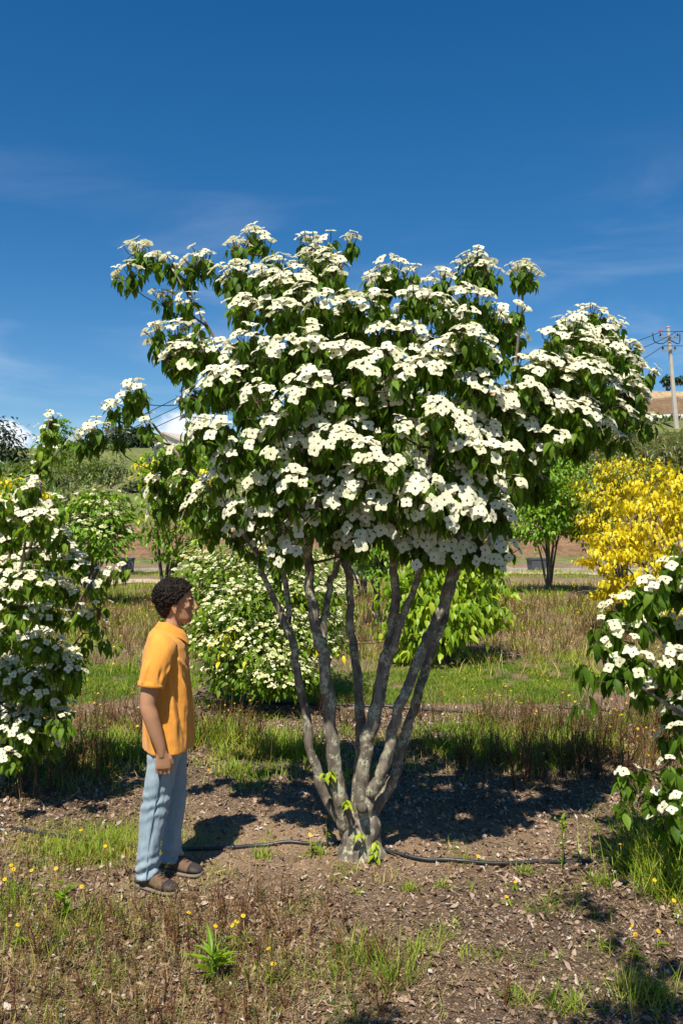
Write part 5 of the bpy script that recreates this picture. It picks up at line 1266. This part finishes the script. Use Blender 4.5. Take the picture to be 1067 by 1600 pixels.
# hair: a dense cap of tight curls
rs = np.random.RandomState(3)
n = 5200; u = unit(rs.normal(0, 1, (n, 3))); hc = np.array([.034, 0, 1.628]); P = hc + u * np.array([.108, .086, .094])
P[:, 2] = np.where(P[:, 2] < 1.60, 1.60 - (1.60 - P[:, 2]) * 1.55, P[:, 2]); low = P[:, 2] < 1.60
P[low, 0] = .034 + (P[low, 0] - .034) * .95 
x_, y_, z_ = P.T
line = np.interp(z_, [1.46, 1.49, 1.53, 1.555, 1.575, 1.60, 1.63, 1.66, 1.685, 1.70], [-.04, -.010, .002, .008, .022, .052, .078, .106, .138, .2])
keep = (x_ < line) & (z_ > 1.478); P = P[keep]; u = u[keep]
P = P[:1500]; u = u[:1500]
shrink = np.interp(P[:, 2], [1.478, 1.52, 1.60], [.80, .90, 1.0])
P[:, 1] *= shrink
b = Batch()
for i in range(len(P)):
    t = np.linspace(0, 1, 11); a0 = rs.uniform(0, 6.28); turns = rs.uniform(1.1, 1.8); rr = rs.uniform(.006, .0125); P[i] += u[i] * rs.uniform(-.004, .010)
    f = frames_up(u[i:i + 1] + rs.normal(0, .5, (1, 3)), np.array([a0]))[0]; a = a0 + t * turns * 6.28
    loc = np.c_[np.cos(a) * rr, np.sin(a) * rr, (t - .55) * rs.uniform(.010, .022)]
    b.add(*tube(P[i] + loc @ f.T, .0031 * (1 - .4 * t), 4, caps=False))
capP = [ellipsoid((.030, 0, 1.640), (.101, .080, .085), 24, 16), ellipsoid((-.002, 0, 1.585), (.066, .066, .085), 20, 14), ellipsoid((-.004, 0, 1.545), (.044, .052, .045), 18, 10), ellipsoid((.050, -.064, 1.61), (.016, .012, .030)), ellipsoid((.050, .064, 1.61), (.016, .012, .030))]
me = fuse(capP, .006, 3, 'hair_cap'); C = coords(me); Nn = normals(me)
ln_ = np.interp(C[:, 2], [1.46, 1.49, 1.53, 1.555, 1.575, 1.60, 1.63, 1.66, 1.685, 1.70], [-.04, -.010, .002, .008, .022, .052, .078, .106, .138, .2])
pull = np.clip((C[:, 0] - ln_) / .02, 0, 1)[:, None]; C = C - Nn * .03 * pull + Nn * (rs.rand(len(C))[:, None] - .4) * .004
me = setco(me, C, M['hair']); hair = b.obj('hair', [M['hair']], man); link('hair_cap', me, hair)

# polo shirt
tor = [(.755, .004, .141, .192, 0, .92), (.80, .003, .141, .191, 0, .92), (.92, .002, .140, .184, 0, .92), (1.05, .0, .138, .180, 0, .92), (1.17, -.006, .134, .178, 0, .92), (1.27, -.010, .131, .186, 0, .92), (1.34, -.010, .120, .188), (1.39, -.006, .102, .166), (1.418, .002, .084, .118), (1.436, .010, .068, .080), (1.446, .014, .060, .064)]
parts = [loft(tor, 44)]
for s_ in (-1, 1):
    parts.append(limb([(-.008, s_ * .125, 1.372), (-.024, s_ * .180, 1.335), (-.050, s_ * .212, 1.26), (-.072, s_ * .232, 1.178), (-.078, s_ * .238, 1.152)], [.072, .079, .076, .073, .072], 5, 22))
me = fuse(parts, .0055, 3, 'shirt'); C = coords(me); Nn = normals(me)
x_, y_, z_ = C.T
az = np.arctan2(y_, x_ + .0)
def foldline(p, q, wid, amp, soft=.06):
    p, q = np.asarray(p, float), np.asarray(q, float); d = q - p; t = np.clip(((C - p) @ d) / (d @ d), 0, 1); dist = np.linalg.norm(C - (p + t[:, None] * d), axis=1)
    return 2.0 * amp * np.exp(-(dist / wid) ** 2) * np.sin(np.pi * np.clip(t * .96 + .02, 0, 1)) ** .6
dsp = np.zeros(len(C))
torso = np.abs(y_) < .205
drape = (fbm(az * 3.1 + 10, z_ * 2.2, 12, 3) - .5) * .030 * sstep(1.35, 1.1, z_) * torso
dsp += drape
for (p, q, w_, a) in (((.06, -.165, 1.27), (.125, -.07, .86), .016, .013), ((.03, -.178, 1.22), (.10, -.13, .80), .015, -.010), ((.02, -.18, 1.16), (.05, -.165, .80), .02, .010), ((.118, -.05, 1.36), (.132, -.02, .90), .014, -.010), ((.05, -.17, 1.30), (.115, -.06, 1.18), .013, .010),
                      ((.04, -.17, 1.26), (.11, -.09, 1.08), .012, -.010), ((-.10, -.13, 1.24), (-.09, -.14, .82), .02, .012), ((-.12, -.06, 1.2), (-.11, -.08, .8), .02, -.012), ((.0, -.18, 1.0), (.12, -.06, .90), .015, .008), ((-.03, -.235, 1.33), (-.02, -.30, 1.18), .012, -.008), ((-.08, -.27, 1.30), (-.12, -.29, 1.17), .012, .007),
                      ((.02, -.19, 1.33), (.01, -.27, 1.2), .010, .007)):
    dsp += foldline(p, q, w_, a)
dsp += (fbm(C[:, 0] * 22 + C[:, 1] * 9, z_ * 14, 15, 3) - .5) * .008
hemz = .775 + .012 * np.cos(az * 2 + .4)
C = C + Nn * dsp[:, None]
C[:, 2] -= sstep(1.34, 1.43, C[:, 2]) * .32 * (C[:, 0] - .0)
me = setco(me, C, M['shirt']); shirt = link('shirt', me, man)
def band(rings, wid, r_, name, mat_, parent, th=.004, n=60):
    pass
# hem and cuff bands
def hoop(zc, xc, a, b_, h, name, tilt=0, yc=0, n=56):
    t = np.linspace(0, 2 * np.pi, n, endpoint=False); V = []
    for (dz, e) in ((-h / 2, 0.0), (-h / 2, .003), (h / 2, .003), (h / 2, 0.0)):
        c, s2 = np.cos(t), np.sin(t); V.append(np.c_[xc + (a + e) * np.sign(c) * np.abs(c) ** .92, yc + (b_ + e) * np.sign(s2) * np.abs(s2) ** .92, np.full(n, zc + dz) + tilt * c])
    V = np.vstack(V); i, j = np.meshgrid(np.arange(4), np.arange(n), indexing='ij'); F = [np.stack([i * n + j, i * n + (j + 1) % n, ((i + 1) % 4) * n + (j + 1) % n, ((i + 1) % 4) * n + j], -1).reshape(-1, 4)]
    return V, F
for s_ in (-1, 1):
    b = Batch(); C2 = np.array([(-.0745, s_ * .2345, 1.174), (-.0775, s_ * .2375, 1.158), (-.079, s_ * .2385, 1.148)]); b.add(*tube(C2, [.0715, .0727, .0722], 26)); b.obj('cuff', [M['shirt_trim']], shirt)
# collar: stands round the neck and folds down to two points
n = 49; t = np.linspace(-math.pi * .90, math.pi * .90, n); V = []
for k, (h, e) in enumerate(((-.015, -.008), (.022, -.008), (.026, -.002), (.0, .016), (-.030, .034))):
    c, s2 = np.cos(t + math.pi), np.sin(t + math.pi)
    front = np.clip((c + .2) / 1.2, 0, 1)
    rx, ry = .066 + e, .064 + e
    zz = 1.456 + h - .050 * front - (.034 * front ** 4 if k == 4 else 0)
    V.append(np.c_[.014 + rx * c + .014 * front, ry * s2 , zz])
V = np.vstack(V); i, j = np.meshgrid(np.arange(4), np.arange(n - 1), indexing='ij'); F = [np.stack([i * n + j, i * n + j + 1, (i + 1) * n + j + 1, (i + 1) * n + j], -1).reshape(-1, 4)]
b = Batch(); b.add(V, F); col_ = b.obj('collar', [M['shirt_trim']], shirt, False); sm = col_.modifiers.new('thick', 'SOLIDIFY'); sm.thickness = .003; sm.offset = 0
b = Batch(); P = np.array([(.072, 0, 1.408), (.093, 0, 1.368), (.112, 0, 1.318), (.1205, 0, 1.262)]); b.add(*tube(P, .016, 8, ell=(1, .25))); V0 = b.V[0]; b.obj('placket', [M['shirt_trim']], shirt)
for p in ((.0965, -.002, 1.368), (.1155, -.002, 1.318)):
    b = Batch(); b.add(*ellipsoid(p, (.005, .005, .005), 10, 6)); b.obj('button', [plain('button', (.55, .3, .12), .4, .5)], shirt)

# jeans
parts = [loft([(.70, .006, .085, .14), (.76, .004, .105, .150), (.84, .003, .108, .150), (.92, .0, .104, .145), (.98, .0, .104, .15)], 36)]
for s_ in (-1, 1):
    parts.append(limb(LEGS[s_][0], [.090, .092, .084, .073, .069, .066, .068] if s_ < 0 else [.090, .090, .080, .069, .065, .062, .063], 6, 24))
me = fuse(parts, .005, 3, 'jeans'); C = coords(me); Nn = normals(me); x_, y_, z_ = C.T
leg = np.sign(y_); axx = np.where(y_ < 0, np.interp(z_, [.06, .36, .49, .9], [-.106, -.078, -.055, 0]), np.interp(z_, [.06, .36, .49, .9], [.016, .028, .036, .012])); az = np.arctan2(y_ - leg * .1, x_ - axx)
kn = np.exp(-((z_ - .47) / .09) ** 2); ank = np.exp(-((z_ - .10) / .085) ** 2); thh = np.exp(-((z_ - .74) / .09) ** 2)
wv = np.sin((z_ * 92 + np.sin(az + leg) * 2.2 + 5 * fbm(az * 1.2 + 5, z_ * 7, 4)) )
dsp = wv * (.0055 * kn + .0085 * ank + .003 * thh) * (.35 + fbm(az * 2 + 9, z_ * 9, 6)) + (fbm(az * 2.2 + 3, z_ * 9, 18, 3) - .5) * .016 + .004 * np.cos(az * 2 - z_ * 14)
C = C + Nn * dsp[:, None]; C[:, 2] = np.where(C[:, 2] < .052, .052, C[:, 2])
me = setco(me, C, M['denim']); jeans = link('jeans', me, man)
for s_ in (-1, 1):                                     # outer seam
    P = np.array(LEGS[s_][0]); rr_ = np.array([.091, .093, .085, .0745, .070, .067, .069]) if s_ < 0 else np.array([.091, .091, .081, .070, .066, .063, .064])
    Q = P.copy(); Q[:, 1] += s_ * rr_ * 1.03; Q = catmull(Q, 8); b = Batch(); b.add(*tube(Q[4:], .0035, 6)); b.obj('seam', [M['stitch']], jeans)
    # shoe
    ax_, ay_, _ = LEGS[s_][0][-1]; yaw = LEGS[s_][1]; L_ = .285
    cs, sn = math.cos(yaw), math.sin(yaw)
    sec = [(0, .024, .062), (.012, .034, .084), (.04, .038, .104), (.08, .038, .112), (.11, .040, .104), (.14, .043, .088), (.175, .047, .072), (.21, .048, .060), (.24, .044, .052), (.265, .033, .044), (.281, .014, .034)]
    def shoe_loft(grow, zlo, zf, m=22, a=0, e=99):
        V = []; ss = [s for s in sec if a <= s[0] <= e]; t_ = np.linspace(0, 2 * np.pi, m, endpoint=False)
        for (xx, w_, h) in ss:
            c, s2 = np.cos(t_), np.sin(t_); hh = zf(h)
            yy = (w_ + grow) * np.sign(c) * np.abs(c) ** .8; zz = np.where(s2 > 0, zlo + (hh - zlo) * np.abs(s2) ** .75, zlo - .0 * s2)
            V.append(np.c_[np.full(m, xx), yy, zz])
        k = len(V); V = np.vstack(V); i, j = np.meshgrid(np.arange(k - 1), np.arange(m), indexing='ij')
        q = np.stack([i * m + j, i * m + (j + 1) % m, (i + 1) * m + (j + 1) % m, (i + 1) * m + j], -1).reshape(-1, 4)
        V = np.vstack([V, V[:m].mean(0), V[-m:].mean(0)]); j = np.arange(m); tt = np.vstack([np.stack([np.full(m, k * m), (j + 1) % m, j], -1), np.stack([np.full(m, k * m + 1), (k - 1) * m + j, (k - 1) * m + (j + 1) % m], -1)])
        return V, [q, tt]
    def place(V):
        V = np.asarray(V, float).copy(); V[:, 0] -= .075
        return np.c_[ax_ + V[:, 0] * cs - V[:, 1] * sn, ay_ + V[:, 0] * sn + V[:, 1] * cs, V[:, 2]]
    V, F = shoe_loft(0, .022, lambda h: h); b = Batch(); b.add(place(V), F); shoe = b.obj('shoe', [M['shoe']], man)
    V, F = shoe_loft(.006, .0, lambda h: .026 + .0 * h); V[:, 0] = (V[:, 0] - .14) * 1.03 + .14; b = Batch(); b.add(place(V), F); b.obj('sole', [M['sole']], shoe)
    V, F = shoe_loft(.003, .024, lambda h: h * 1.04, a=.205); V[:, 0] = (V[:, 0] - .2) * 1.04 + .2; b = Batch(); b.add(place(V), F); b.obj('toe_cap', [M['shoe_dark']], shoe)
    for k in range(5):
        xx = .095 + k * .022; h = np.interp(xx, [s[0] for s in sec], [s[2] for s in sec]) + .002; w_ = .022
        P = np.array([(xx - .006, -w_, h - .012), (xx, -.010, h - .001), (xx + .006, .010, h - .001), (xx, w_, h - .012)]); b = Batch(); b.add(*[(place(V), F) for V, F in [tube(catmull(P, 3), .0028, 5)]][0]); b.obj('lace', [M['lace']], shoe)
    for sg in (-1, 1):
        P = np.array([(.095, 0, .108), (.085, sg * .02, .122), (.10, sg * .036, .112), (.115, sg * .042, .088)]); b = Batch(); b.add(*[(place(V), F) for V, F in [tube(catmull(P, 4), .0024, 5)]][0]); b.obj('lace', [M['lace']], shoe)
